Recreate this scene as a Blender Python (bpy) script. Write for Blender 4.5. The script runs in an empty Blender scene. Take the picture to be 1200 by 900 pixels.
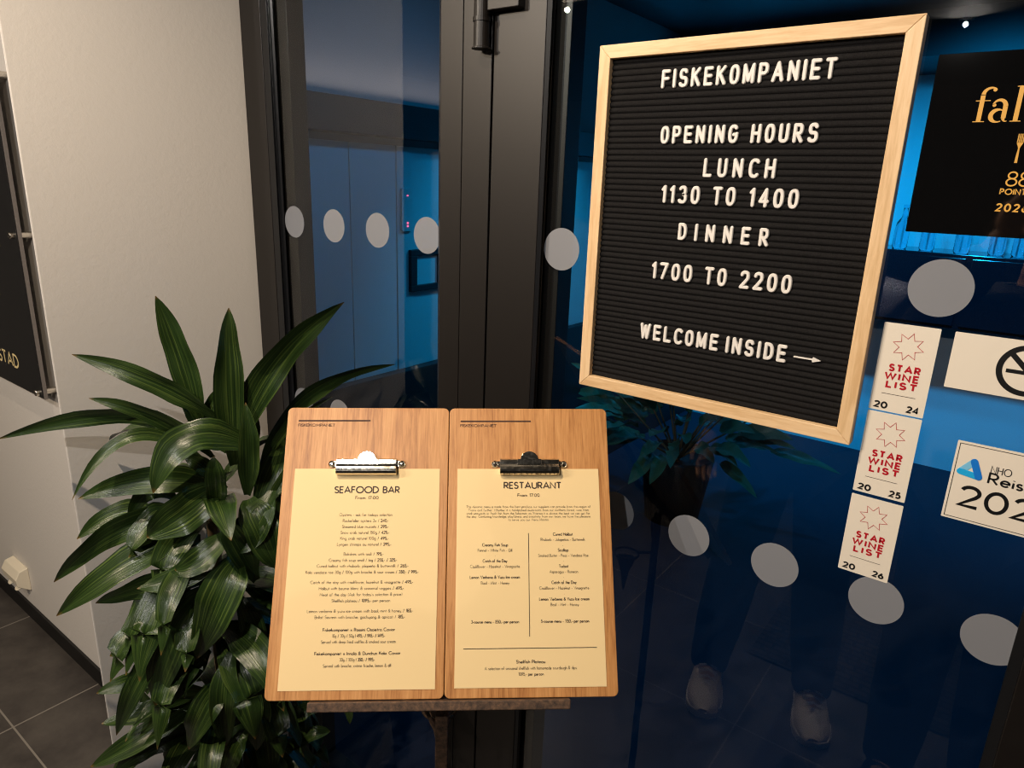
import bpy, math, random
from mathutils import Vector, Matrix
PI = math.pi
random.seed(7)
scene = bpy.context.scene
COL = scene.collection

# ---------------------------------------------------------------- camera
cd = bpy.data.cameras.new('camera'); cam = bpy.data.objects.new('camera', cd); COL.objects.link(cam)
CX, CY, CZ = .5527, -.9451, 1.70
cd.sensor_fit = 'HORIZONTAL'; cd.sensor_width = 36.0; cd.lens = 807.63/1200*36; cd.clip_start = .004; cd.clip_end = 60
r_ = Vector((.7967, .6032, .0361)); u_ = Vector((-.1978, .2038, .9588)); f_ = Vector((-.5711, .7711, -.2817))
M3 = Matrix((r_, u_, -f_)).transposed()
cam.matrix_world = Matrix.Translation((CX, CY, CZ)) @ M3.to_4x4()
scene.camera = cam
# ---------------------------------------------------------------- world, exposure
w = bpy.data.worlds.new('world'); scene.world = w; w.use_nodes = True
w.node_tree.nodes['Background'].inputs[0].default_value = (.9, .82, .72, 1)
w.node_tree.nodes['Background'].inputs[1].default_value = .02
scene.view_settings.view_transform = 'Standard'; scene.view_settings.look = 'None'
scene.view_settings.exposure = -0.2; scene.view_settings.gamma = 1.0
scene.view_settings.use_curve_mapping = False
try:
    scene.cycles.use_denoising = True; scene.cycles.max_bounces = 10; scene.cycles.transparent_max_bounces = 16
    scene.cycles.sample_clamp_indirect = 4.0
    scene.cycles.filter_width = 1.15; scene.cycles.denoising_prefilter = 'NONE'
except Exception: pass

def lamp(kind, name, loc, target, power, color, size=.05, angle=120, blend=.6):
    l = bpy.data.lights.new(name, kind); o = bpy.data.objects.new(name, l); COL.objects.link(o)
    l.energy = power; l.color = color
    if kind == 'SPOT':
        l.spot_size = math.radians(angle); l.spot_blend = blend; l.shadow_soft_size = size
    elif kind == 'AREA':
        l.shape = 'DISK'; l.size = size
    else: l.shadow_soft_size = size
    o.location = loc
    o.rotation_euler = (Vector(target)-Vector(loc)).to_track_quat('-Z', 'Y').to_euler()
    return o
WARM = (1, .81, .60); NEUT = (1, .93, .86); BLUE = (.004, .40, .95); CYAN = (.01, .50, 1.0)
CEIL = 2.70
# lobby downlights: (x, y, power, colour, aim)
LOBBY = [(-1.915, -2.79, 150, WARM, (-1.3, -.3, 1.0)), (-.047, -4.157, 40, NEUT, (-.2, 0, 1.3)),
         (-.20, -.88, 92, WARM, (-.10, -.80, 0)), (.50, -1.95, 70, (1, .95, .90), (-.3, -.1, 1.2)), (-1.05, -1.9, 62, NEUT, (-.1, 0, 1.3))]  # first and last on this line are unseen, added to light menus and boards
# blue lamps of the room behind the glass: (loc, aim, power, colour, angle)
INSIDE = [((.2, 2.3, 2.5), (.3, 4.1, .7), 205, BLUE, 100), ((2.2, 2.3, 2.5), (2.2, 4.1, .7), 205, BLUE, 100), ((-1.0, 2.6, 2.5), (-1.3, 4.1, .8), 190, BLUE, 110),
          ((-.3, .9, 2.5), (-1.5, 1.0, 1.1), 19, BLUE, 110), ((-.6, 1.9, 2.5), (-1.5, 1.75, 1.3), 90, CYAN, 70), ((.5, 1.3, 2.5), (.5, 1.5, 0), 60, BLUE, 90)]

# ---------------------------------------------------------------- mesh helpers
class MB:
    def __init__(s): s.v = []; s.f = []; s.uv = None
    def add(s, vs, fs, M=None):
        n = len(s.v)
        s.v += [tuple(M @ Vector(p)) if M is not None else tuple(p) for p in vs]
        s.f += [tuple(i+n for i in f) for f in fs]; return s
    def box(s, a, b, M=None):
        (x0, y0, z0), (x1, y1, z1) = a, b
        return s.add([(x0,y0,z0),(x1,y0,z0),(x1,y1,z0),(x0,y1,z0),(x0,y0,z1),(x1,y0,z1),(x1,y1,z1),(x0,y1,z1)],
            [(0,3,2,1),(4,5,6,7),(0,1,5,4),(1,2,6,5),(2,3,7,6),(3,0,4,7)], M)
    def prism(s, pts, h0, h1, axis='y', M=None):
        # closed polygon (u, v) extruded along an axis; 'y': (u, h, v), 'x': (h, u, v), 'z': (u, v, h)
        def P(u, v, h): return (u, h, v) if axis == 'y' else ((h, u, v) if axis == 'x' else (u, v, h))
        n = len(pts); vs = [P(u, v, h0) for u, v in pts]+[P(u, v, h1) for u, v in pts]
        fs = [tuple(range(n)), tuple(range(2*n-1, n-1, -1))]+[((i+1) % n, i, n+i, n+(i+1) % n) for i in range(n)]
        return s.add(vs, fs, M)
    def tube(s, path, rad, n=10, M=None, caps=True):
        path = [Vector(p) for p in path]; k = len(path)
        rads = rad if isinstance(rad, (list, tuple)) else [rad]*k
        t0 = (path[1]-path[0]).normalized(); ref = Vector((0, 0, 1)) if abs(t0.z) < .9 else Vector((1, 0, 0))
        nx = t0.cross(ref).normalized(); vs = []; fs = []
        for i, p in enumerate(path):
            t = (path[min(i+1, k-1)]-path[max(i-1, 0)]).normalized()
            nx = (nx-t*nx.dot(t)).normalized(); ny = t.cross(nx)
            for j in range(n):
                a = 2*PI*j/n; vs.append(p+(nx*math.cos(a)+ny*math.sin(a))*rads[i])
        for i in range(k-1):
            for j in range(n):
                fs.append((i*n+j, i*n+(j+1) % n, (i+1)*n+(j+1) % n, (i+1)*n+j))
        if caps: fs += [tuple(range(n-1, -1, -1)), tuple((k-1)*n+j for j in range(n))]
        return s.add(vs, fs, M)
    def lathe(s, prof, n=32, M=None):
        vs = []; fs = []; k = len(prof)
        for (r, z) in prof:
            for j in range(n):
                a = 2*PI*j/n; vs.append((r*math.cos(a), r*math.sin(a), z))
        for i in range(k-1):
            for j in range(n): fs.append((i*n+j, i*n+(j+1) % n, (i+1)*n+(j+1) % n, (i+1)*n+j))
        fs += [tuple(range(n-1, -1, -1)), tuple((k-1)*n+j for j in range(n))]
        return s.add(vs, fs, M)
    def ellipsoid(s, c, r, n=20, m=12, M=None):
        vs = []; fs = []
        for i in range(m+1):
            t = PI*(i/m)*.998+.003
            for j in range(n):
                a = 2*PI*j/n
                vs.append((c[0]+r[0]*math.sin(t)*math.cos(a), c[1]+r[1]*math.sin(t)*math.sin(a), c[2]+r[2]*math.cos(t)))
        for i in range(m):
            for j in range(n): fs.append((i*n+j, (i+1)*n+j, (i+1)*n+(j+1) % n, i*n+(j+1) % n))
        return s.add(vs, fs, M)
    def strip(s, pts, hw, y=0.0, depth=0.0, cap=False, M=None, order=0):
        # ribbon in the local XZ plane facing -Y; depth > 0 gives a raised, rounded moulded stroke
        P = [Vector((p[0], p[1])) for p in pts]; k = len(P)
        H = list(hw) if isinstance(hw, (list, tuple)) else [hw]*k
        D = [depth+order*.00005]*k
        closed = k > 3 and (P[0]-P[-1]).length < 1e-6
        if cap and not closed:
            def ext(p, q, h):
                d = (p-q).normalized(); return [(p+d*h*c, h*max(.05, math.sqrt(max(0, 1-c*c)))) for c in (.45, .8, .97)]
            e0 = ext(P[0], P[1], H[0])[::-1]; e1 = ext(P[-1], P[-2], H[-1])
            P = [a for a, _ in e0]+P+[a for a, _ in e1]
            h0 = [b for _, b in e0]; h1 = [b for _, b in e1]
            D = [depth*(.45+.55*b/max(h0[-1], 1e-9)) if 1 else 0 for b in h0]+D+[depth*(.45+.55*b/max(h1[0], 1e-9)) for b in h1]
            H = h0+H+h1; k = len(P)
        prof = [(-1, 0), (1, 0)] if depth == 0 else [(-1, 0), (-.93, .65), (-.6, 1), (.6, 1), (.93, .65), (1, 0)]
        m = len(prof); vs = []
        for i in range(k):
            if closed: a, b = P[i]-P[i-1 if i else k-2], P[(i+1) if i < k-1 else 1]-P[i]
            else: a, b = P[i]-P[max(i-1, 0)], P[min(i+1, k-1)]-P[i]
            if a.length < 1e-9: a = b
            if b.length < 1e-9: b = a
            a = a.normalized(); b = b.normalized(); na = Vector((-a.y, a.x)); nb = Vector((-b.y, b.x))
            nn = na+nb
            nn = nn.normalized() if nn.length > 1e-6 else na
            sc = min(1.7, 1/max(.3, nn.dot(na)))
            for (o, d) in prof:
                q = P[i]+nn*H[i]*sc*o; vs.append((q.x, y-d*D[i], q.y))
        fs = []
        for i in range(k-1):
            for j in range(m-1): fs.append((i*m+j, i*m+j+1, (i+1)*m+j+1, (i+1)*m+j))
        if depth:
            for i in range(k-1): fs.append((i*m+m-1, i*m, (i+1)*m, (i+1)*m+m-1))
            fs += [tuple(range(m)), tuple((k-1)*m+j for j in range(m-1, -1, -1))]
        return s.add(vs, fs, M)
    def build(s, name, mat, parent=None, smooth=False, bevel=0, seg=2, loc=None):
        me = bpy.data.meshes.new(name); me.from_pydata(s.v, [], s.f); me.update()
        if s.uv is not None:
            l = me.uv_layers.new(name='uv')
            for p in me.polygons:
                for li in p.loop_indices: l.data[li].uv = s.uv[me.loops[li].vertex_index]
        o = bpy.data.objects.new(name, me); COL.objects.link(o)
        if mat: me.materials.append(mat)
        if smooth:
            for p in me.polygons: p.use_smooth = True
        if bevel:
            b = o.modifiers.new('bevel', 'BEVEL'); b.width = bevel; b.segments = seg; b.limit_method = 'ANGLE'; b.angle_limit = math.radians(40)
        if parent: o.parent = parent
        if loc: o.location = loc
        return o
def empty(name, loc=(0, 0, 0), M=None):
    o = bpy.data.objects.new(name, None); COL.objects.link(o); o.empty_display_size = .05
    if M is not None: o.matrix_world = M
    else: o.location = loc
    return o
def tag(o, label, cat, group=None):
    o['label'] = label; o['category'] = cat; o['kind'] = 'thing'
    if group: o['group'] = group
    return o
def struct(o, label=None):
    o['kind'] = 'structure'
    if label: o['label'] = label
    return o

# ---------------------------------------------------------------- materials
def S2L(c): return tuple((x/12.92 if x <= .04045 else ((x+.055)/1.055)**2.4) for x in c)
def hexc(r, g, b): return S2L((r/255, g/255, b/255))+(1,)
def mat(name, color, rough=.5, metal=0.0, spec=.5, **k):
    m = bpy.data.materials.new(name); m.use_nodes = True; b = m.node_tree.nodes['Principled BSDF']
    b.inputs['Base Color'].default_value = color if len(color) == 4 else tuple(color)+(1,)
    b.inputs['Roughness'].default_value = rough; b.inputs['Metallic'].default_value = metal
    b.inputs['Specular IOR Level'].default_value = spec
    for a, v in k.items(): b.inputs[a.replace('_', ' ')].default_value = v
    return m
def N(m, t, **k):
    n = m.node_tree.nodes.new(t)
    for a, v in k.items():
        if hasattr(n, a): setattr(n, a, v)
    return n
def L(m, a, b): m.node_tree.links.new(a, b)
def ramp(m, fac, stops):
    n = N(m, 'ShaderNodeValToRGB'); e = n.color_ramp.elements
    while len(e) < len(stops): e.new(.5)
    for x, (p, c) in zip(e, stops): x.position = p; x.color = c
    L(m, fac, n.inputs[0]); return n
def noisy(m, scale, detail=6, rough=.6, stretch=(1, 1, 1), coord='Object', dist=0):
    tc = N(m, 'ShaderNodeTexCoord'); mp = N(m, 'ShaderNodeMapping'); mp.inputs['Scale'].default_value = stretch
    nz = N(m, 'ShaderNodeTexNoise'); nz.inputs['Scale'].default_value = scale; nz.inputs['Detail'].default_value = detail; nz.inputs['Roughness'].default_value = rough
    nz.inputs['Distortion'].default_value = dist
    L(m, tc.outputs[coord], mp.inputs[0]); L(m, mp.outputs[0], nz.inputs[0]); return nz
def bump(m, h, strength=.2, dist=.002):
    b = N(m, 'ShaderNodeBump'); b.inputs['Strength'].default_value = strength; b.inputs['Distance'].default_value = dist
    L(m, h, b.inputs['Height']); L(m, b.outputs[0], m.node_tree.nodes['Principled BSDF'].inputs['Normal'])
def base(m, out): L(m, out, m.node_tree.nodes['Principled BSDF'].inputs['Base Color'])
def wood(name, c0, c1, c2, stretch, rough=.45, scale=60):
    m = mat(name, c1, rough)
    nz = noisy(m, scale, 5, .65, stretch, dist=.4)
    nz2 = noisy(m, scale*.16, 3, .5, stretch, dist=1.2)
    mx = N(m, 'ShaderNodeMath', operation='ADD'); L(m, nz.outputs['Fac'], mx.inputs[0]); L(m, nz2.outputs['Fac'], mx.inputs[1])
    hf = N(m, 'ShaderNodeMath', operation='MULTIPLY'); hf.inputs[1].default_value = .5; L(m, mx.outputs[0], hf.inputs[0])
    r = ramp(m, hf.outputs[0], [(.36, c0), (.5, c1), (.64, c2)]); base(m, r.outputs[0]); bump(m, nz.outputs['Fac'], .06, .001)
    return m
m_wall = mat('white_wall_paint', hexc(213, 208, 202), .65)
nz = noisy(m_wall, 90, 8, .65); bump(m_wall, nz.outputs['Fac'], .28, .0025)
m_lobby = mat('grey_lobby_paint', hexc(150, 146, 140), .7)
m_ceil = mat('dark_ceiling_paint', hexc(52, 52, 52), .8)
m_tile = mat('slate_tile', hexc(64, 60, 56), .42)
def tile_floor(m, size, ox, oy, c0, c1, joint):
    tc = N(m, 'ShaderNodeTexCoord'); mp = N(m, 'ShaderNodeMapping'); mp.inputs['Location'].default_value = (ox, oy, 0)
    br = N(m, 'ShaderNodeTexBrick', offset=0.0, offset_frequency=1, squash=1.0, squash_frequency=1)
    br.inputs['Scale'].default_value = 1.0; br.inputs['Mortar Size'].default_value = .0028; br.inputs['Mortar Smooth'].default_value = .1
    br.inputs['Brick Width'].default_value = size; br.inputs['Row Height'].default_value = size; br.inputs['Bias'].default_value = 0
    L(m, tc.outputs['Object'], mp.inputs[0]); L(m, mp.outputs[0], br.inputs[0])
    nz = noisy(m, 7, 9, .68); r = ramp(m, nz.outputs['Fac'], [(.3, c0), (.7, c1)])
    L(m, r.outputs[0], br.inputs['Color1']); L(m, r.outputs[0], br.inputs['Color2']); br.inputs['Mortar'].default_value = joint
    base(m, br.outputs['Color']); bump(m, nz.outputs['Fac'], .15, .002)
tile_floor(m_tile, .593, 1.719, .4406, hexc(52, 48, 46), hexc(82, 77, 72), hexc(128, 122, 114))
m_floor_in = mat('dark_inner_floor', hexc(40, 42, 56), .6, 0, .2)
m_blackmetal = mat('black_frame_metal', hexc(21, 17, 15), .42, .0, .5)
nz = noisy(m_blackmetal, 300, 3, .5); bump(m_blackmetal, nz.outputs['Fac'], .05, .0005)
m_gasket = mat('black_gasket', hexc(16, 17, 20), .28)
m_skirt = mat('black_skirting', hexc(20, 19, 18), .5)
m_glass = bpy.data.materials.new('clear_glass'); m_glass.use_nodes = True
nt = m_glass.node_tree; nt.nodes.clear()
o_ = nt.nodes.new('ShaderNodeOutputMaterial'); tr = nt.nodes.new('ShaderNodeBsdfTransparent'); gl = nt.nodes.new('ShaderNodeBsdfGlossy')
tr.inputs[0].default_value = (.93, .96, .97, 1); gl.inputs['Roughness'].default_value = .0
lw = nt.nodes.new('ShaderNodeLayerWeight'); lw.inputs[0].default_value = .5
pw = nt.nodes.new('ShaderNodeMath'); pw.operation = 'POWER'; pw.inputs[1].default_value = 5
ma = nt.nodes.new('ShaderNodeMath'); ma.operation = 'MULTIPLY_ADD'; ma.inputs[1].default_value = .91; ma.inputs[2].default_value = .085
mxs = nt.nodes.new('ShaderNodeMixShader')
nt.links.new(lw.outputs['Facing'], pw.inputs[0]); nt.links.new(pw.outputs[0], ma.inputs[0]); 
geo = nt.nodes.new('ShaderNodeNewGeometry'); inv = nt.nodes.new('ShaderNodeMath'); inv.operation = 'SUBTRACT'; inv.inputs[0].default_value = 1.0
mul = nt.nodes.new('ShaderNodeMath'); mul.operation = 'MULTIPLY'; nt.links.new(geo.outputs['Backfacing'], inv.inputs[1]); nt.links.new(ma.outputs[0], mul.inputs[0]); nt.links.new(inv.outputs[0], mul.inputs[1])
nt.links.new(mul.outputs[0], mxs.inputs[0])
nt.links.new(tr.outputs[0], mxs.inputs[1]); nt.links.new(gl.outputs[0], mxs.inputs[2]); nt.links.new(mxs.outputs[0], o_.inputs[0])
m_dot = mat('frosted_vinyl', hexc(140, 142, 148), .55)
m_dot.node_tree.nodes['Principled BSDF'].inputs['Alpha'].default_value = .72
m_sticker = mat('white_vinyl', hexc(226, 216, 200), .4)
m_ink = mat('black_ink', hexc(14, 14, 15), .4)
m_red = mat('red_ink', hexc(176, 16, 34), .4)
m_gold = mat('gold_ink', hexc(214, 160, 62), .45)
m_cream_ink = mat('pale_gold_ink', hexc(226, 205, 150), .45)
m_lblue = mat('pale_blue_ink', hexc(120, 190, 225), .4); m_mblue = mat('cyan_ink', hexc(30, 165, 225), .4); m_dblue = mat('blue_ink', hexc(20, 115, 205), .4)
m_blackacr = mat('black_acrylic', hexc(10, 10, 11), .04)
m_signblack = mat('dark_sign_face', hexc(30, 30, 31), .3)
m_signedge = mat('clear_sign_edge', hexc(112, 106, 102), .25)
m_steel = mat('brushed_steel', hexc(215, 208, 196), .25, 1.0)
m_chrome = mat('clip_chrome', hexc(232, 224, 210), .14, 1.0)
nzc = noisy(m_chrome, 220, 4, .6); rc = ramp(m_chrome, nzc.outputs['Fac'], [(.4, (.13, .13, .13, 1)), (.7, (.20, .20, .20, 1))]); L(m_chrome, rc.outputs[0], m_chrome.node_tree.nodes['Principled BSDF'].inputs['Roughness'])
m_frame = wood('pale_wood', hexc(205, 168, 122), hexc(222, 188, 144), hexc(230, 200, 160), (.8, 9, 9), .5, 26)
m_oak = wood('oak_board', hexc(152, 98, 50), hexc(190, 134, 78), hexc(208, 154, 96), (9, 9, .55), .42, 42)
m_paper = mat('cream_paper', hexc(240, 212, 158), .7)
m_brown = mat('brown_print', hexc(52, 34, 24), .6)
m_burn = mat('burned_mark', hexc(62, 34, 20), .7)
m_iron = mat('rusty_iron', hexc(84, 66, 54), .62, .35)
nz = noisy(m_iron, 130, 6, .7); r = ramp(m_iron, nz.outputs['Fac'], [(.35, hexc(56, 46, 40)), (.55, hexc(96, 74, 58)), (.75, hexc(128, 98, 74))]); base(m_iron, r.outputs[0]); bump(m_iron, nz.outputs['Fac'], .4, .001)
m_felt = mat('black_felt', hexc(34, 33, 34), .95, 0, .1)
nz = noisy(m_felt, 900, 4, .7); r = ramp(m_felt, nz.outputs['Fac'], [(.35, hexc(17, 16, 17)), (.7, hexc(38, 37, 37))]); base(m_felt, r.outputs[0]); bump(m_felt, nz.outputs['Fac'], .5, .0006)
m_letter = mat('white_plastic', hexc(222, 217, 211), .4)
m_socket = mat('white_socket_plastic', hexc(236, 226, 204), .35)
m_hole = mat('socket_hole', hexc(30, 26, 22), .6)
# leaves
m_leaf = mat('dracaena_leaf', hexc(52, 84, 36), .3, 0, .5)
tc = N(m_leaf, 'ShaderNodeTexCoord'); sx = N(m_leaf, 'ShaderNodeSeparateXYZ'); L(m_leaf, tc.outputs['UV'], sx.inputs[0])
mp = N(m_leaf, 'ShaderNodeMapping'); mp.inputs['Scale'].default_value = (.6, 16, 1); L(m_leaf, tc.outputs['UV'], mp.inputs[0])
nz = N(m_leaf, 'ShaderNodeTexNoise'); nz.inputs['Scale'].default_value = 1.6; nz.inputs['Detail'].default_value = 4; L(m_leaf, mp.outputs[0], nz.inputs[0])
rl = ramp(m_leaf, nz.outputs['Fac'], [(.32, hexc(26, 42, 18)), (.52, hexc(41, 62, 25)), (.74, hexc(90, 108, 50))])
rt = ramp(m_leaf, sx.outputs['X'], [(.0, (0, 0, 0, 1)), (.965, (0, 0, 0, 1)), (1.0, (1, 1, 1, 1))])
mx = N(m_leaf, 'ShaderNodeMix', data_type='RGBA'); L(m_leaf, rt.outputs[0], mx.inputs[0]); L(m_leaf, rl.outputs[0], mx.inputs[6]); mx.inputs[7].default_value = hexc(112, 84, 42)
base(m_leaf, mx.outputs[2]); bump(m_leaf, nz.outputs['Fac'], .25, .003)
m_stem = mat('plant_stem', hexc(110, 92, 62), .7)
m_soil = mat('dark_soil', hexc(40, 30, 22), .95)
m_pot = mat('dark_pot', hexc(24, 23, 24), .5)

# ---------------------------------------------------------------- stroke lettering
def arc(cx, cy, rx, ry, a0, a1, n=12, e=2.0):
    out = []
    for i in range(n+1):
        a = math.radians(a0+(a1-a0)*i/n); c, s_ = math.cos(a), math.sin(a)
        out.append((cx+rx*math.copysign(abs(c)**(2/e), c), cy+ry*math.copysign(abs(s_)**(2/e), s_)))
    return out
def glyphs(e=2.0):
    A = lambda *a, n=12: arc(*a, n=n, e=e)
    g = {}
    g['A'] = (.80, [[(0,0),(.40,1),(.80,0)],[(.13,.32),(.67,.32)]])
    g['B'] = (.54, [[(0,0),(0,1),(.24,1)]+A(.24,.76,.24,.24,90,-90)+[(0,.52)],[(.24,.52)]+A(.26,.26,.28,.26,90,-90)+[(0,0)]])
    g['C'] = (.84, [A(.5,.5,.5,.5,48,312,n=20)])
    g['D'] = (.72, [[(0,0),(0,1),(.22,1)]+A(.22,.5,.5,.5,90,-90,n=18)+[(0,0)]])
    g['E'] = (.48, [[(.48,1),(0,1),(0,0),(.48,0)],[(0,.52),(.42,.52)]])
    g['F'] = (.48, [[(.48,1),(0,1),(0,0)],[(0,.52),(.42,.52)]])
    g['G'] = (.92, [A(.5,.5,.5,.5,48,360,n=22)+[(1.0,.46),(.6,.46)]])
    g['H'] = (.66, [[(0,0),(0,1)],[(.66,0),(.66,1)],[(0,.52),(.66,.52)]])
    g['I'] = (.0, [[(0,0),(0,1)]])
    g['J'] = (.42, [[(.42,1),(.42,.24)]+A(.21,.22,.21,.22,0,-180)])
    g['K'] = (.58, [[(0,0),(0,1)],[(.54,1),(0,.42)],[(.17,.6),(.58,0)]])
    g['L'] = (.44, [[(0,1),(0,0),(.44,0)]])
    g['M'] = (.86, [[(0,0),(.10,1),(.43,.18),(.76,1),(.86,0)]] if e <= 2 else [[(0,0),(0,1),(.43,.1),(.86,1),(.86,0)]])
    g['N'] = (.68, [[(0,0),(0,1),(.68,0),(.68,1)]])
    g['O'] = (1.0, [A(.5,.5,.5,.5,90,450,n=28)])
    g['P'] = (.52, [[(0,0),(0,1),(.25,1)]+A(.25,.73,.27,.27,90,-90)+[(0,.46)]])
    g['Q'] = (1.0, [A(.5,.5,.5,.5,90,450,n=28),[(.62,.26),(.95,-.04)]])
    g['R'] = (.56, [[(0,0),(0,1),(.25,1)]+A(.25,.73,.27,.27,90,-90)+[(0,.46)],[(.22,.46),(.56,0)]])
    g['S'] = (.52, [A(.26,.75,.23,.25,25,270,n=14)[:-1]+A(.26,.25,.26,.25,90,-155,n=14)])
    g['T'] = (.60, [[(0,1),(.60,1)],[(.30,1),(.30,0)]])
    g['U'] = (.64, [[(0,1),(0,.32)]+A(.32,.32,.32,.32,180,360)+[(.64,1)]])
    g['V'] = (.76, [[(0,1),(.38,0),(.76,1)]])
    g['W'] = (1.08, [[(0,1),(.27,0),(.54,.9),(.81,0),(1.08,1)]])
    g['X'] = (.66, [[(0,0),(.64,1)],[(.02,1),(.66,0)]])
    g['Y'] = (.66, [[(0,1),(.33,.46),(.66,1)],[(.33,.46),(.33,0)]])
    g['Z'] = (.60, [[(0,1),(.58,1),(0,0),(.60,0)]])
    b = lambda x=.26: A(x,.27,.26,.27,90,450,n=18)
    g['a'] = (.52, [b(),[(.52,.54),(.52,0)]]); g['b'] = (.52, [b(),[(0,1),(0,0)]])
    g['c'] = (.44, [A(.26,.27,.26,.27,50,310,n=14)]); g['d'] = (.52, [b(),[(.52,1),(.52,0)]])
    g['e'] = (.52, [[(0,.28),(.52,.28)]+A(.26,.27,.26,.27,0,320,n=16)[0:]])
    g['f'] = (.28, [A(.28,.8,.17,.2,85,180,n=6)+[(.11,0)],[(0,.54),(.27,.54)]])
    g['g'] = (.52, [b(),[(.52,.54),(.52,-.1)]+A(.26,-.08,.26,.22,0,-150,n=10)])
    g['h'] = (.42, [[(0,1),(0,0)],[(0,.3)]+A(.21,.32,.21,.22,180,0,n=10)+[(.42,0)]])
    g['i'] = (.0, [[(0,.54),(0,0)],[(0,.72),(0,.79)]]); g['j'] = (.06, [[(.06,.54),(.06,-.12)]+A(-.06,-.12,.12,.16,0,-80,n=5),[(.06,.72),(.06,.79)]])
    g['k'] = (.40, [[(0,1),(0,0)],[(.36,.54),(0,.22)],[(.12,.33),(.40,0)]]); g['l'] = (.0, [[(0,1),(0,0)]])
    g['m'] = (.70, [[(0,.54),(0,0)],[(0,.3)]+A(.175,.34,.175,.2,180,0,n=8)+[(.35,0)],[(.35,.3)]+A(.525,.34,.175,.2,180,0,n=8)+[(.70,0)]])
    g['n'] = (.42, [[(0,.54),(0,0)],[(0,.3)]+A(.21,.32,.21,.22,180,0,n=10)+[(.42,0)]])
    g['o'] = (.52, [b()]); g['p'] = (.52, [b(),[(0,.54),(0,-.34)]]); g['q'] = (.52, [b(),[(.52,.54),(.52,-.34)]])
    g['r'] = (.26, [[(0,.54),(0,0)],[(0,.32)]+A(.2,.32,.2,.21,180,65,n=6)])
    g['s'] = (.34, [A(.17,.405,.145,.135,30,270,n=8)[:-1]+A(.17,.135,.17,.135,90,-150,n=8)])
    g['t'] = (.26, [[(.11,.82),(.11,0)],[(0,.54),(.26,.54)]]); g['u'] = (.42, [[(0,.54),(0,.22)]+A(.21,.22,.21,.22,180,360,n=10)+[(.42,.54)],[(.42,.3),(.42,0)]])
    g['v'] = (.46, [[(0,.54),(.23,0),(.46,.54)]]); g['w'] = (.70, [[(0,.54),(.175,0),(.35,.5),(.525,0),(.70,.54)]])
    g['x'] = (.42, [[(0,0),(.40,.54)],[(.02,.54),(.42,0)]]); g['y'] = (.46, [[(0,.54),(.23,.0)],[(.46,.54),(.10,-.32)]]); g['z'] = (.40, [[(0,.54),(.38,.54),(0,0),(.40,0)]])
    g['0'] = (.58, [A(.29,.5,.29,.5,90,450,n=24)]); g['1'] = (.18, [[(0,.82),(.18,1),(.18,0)]])
    g['2'] = (.54, [A(.27,.73,.26,.27,165,-20,n=12)+[(.44,.5),(0,0),(.54,0)]])
    g['3'] = (.52, [A(.25,.76,.22,.24,150,-90,n=12)+[(.25,.52)]+A(.25,.26,.27,.26,90,-150,n=12)])
    g['4'] = (.60, [[(.46,0),(.46,1),(0,.27),(.60,.27)]]); g['5'] = (.52, [[(.47,1),(.12,1),(.07,.55)]+A(.24,.32,.28,.32,118,-140,n=14)])
    g['6'] = (.54, [[(.40,1),(.06,.46)]+A(.27,.29,.27,.29,145,505,n=20)]); g['7'] = (.52, [[(0,1),(.52,1),(.16,0)]])
    g['8'] = (.52, [A(.26,.76,.22,.24,-90,270,n=18),A(.26,.26,.26,.26,90,450,n=18)]); g['9'] = (.54, [[(.14,0),(.48,.54)]+A(.27,.71,.27,.29,-35,325,n=20)])
    g['-'] = (.26, [[(0,.3),(.26,.3)]]); g['/'] = (.36, [[(0,-.1),(.36,1.05)]]); g['.'] = (.03, [[(0,0),(.03,.04)]]); g[','] = (.06, [[(.06,.06),(0,-.16)]])
    g[':'] = (.03, [[(0,.05),(.03,.1)],[(0,.5),(.03,.55)]]); g["'"] = (.03, [[(.03,1),(0,.8)]]); g['|'] = (0, [[(0,-.1),(0,1)]])
    g['('] = (.18, [A(.3,.45,.3,.62,125,235,n=8)]); g[')'] = (.18, [A(-.12,.45,.3,.62,55,-55,n=8)])
    g['&'] = (.62, [[(.62,0),(.14,.66)]+A(.28,.8,.17,.2,200,-40,n=10)+[(.12,.42)]+A(.25,.24,.25,.24,130,330,n=10)+[(.62,.46)]])
    g['ñ'] = (g['n'][0], g['n'][1]+[[(.06,.7),(.16,.78),(.26,.72),(.36,.8)]]); g['è'] = (g['e'][0], g['e'][1]+[[(.14,.82),(.3,.66)]])
    return g
GEO = glyphs(2.0); BRD = glyphs(2.6)
def layout(text, font, track=.16, space=.34, xs=1.0):
    # list of (char, x offset, strokes, bold) and the total width, in cap heights; *...* is bold
    out = []; x = 0; bold = False; first = True
    for ch in text:
        if ch == '*': bold = not bold; continue
        if ch == ' ': x += space; continue
        adv, st = font[ch]
        if not first: x += track
        first = False
        out.append((ch, x, st, bold)); x += adv*xs
    return out, x
def put_text(mb, text, x, z, h, width=None, hw=.045, font=GEO, align='c', track=.16, space=.34, y=0.0, bold_k=1.7, serif=False):
    # x: centre or left; z: baseline; h: cap height; width: fit the line into it
    lay, wd = layout(text, font, track, space)
    k = h if width is None else width/max(wd, .01)
    x0 = x-(wd*k/2 if align == 'c' else 0)
    for ch, cx, st, bo in lay:
        for s_ in st:
            y -= 3e-7
            pts = [(x0+(cx+p[0])*k, z+p[1]*h) for p in s_]
            mb.strip(pts, h*hw*(bold_k if bo else 1), y)
            if serif:
                for q in (s_[0], s_[-1]):
                    if q[1] in (0, 1): mb.strip([(x0+(cx+q[0]-.1)*k, z+q[1]*h), (x0+(cx+q[0]+.1)*k, z+q[1]*h)], h*.04, y)
    return mb
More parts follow.
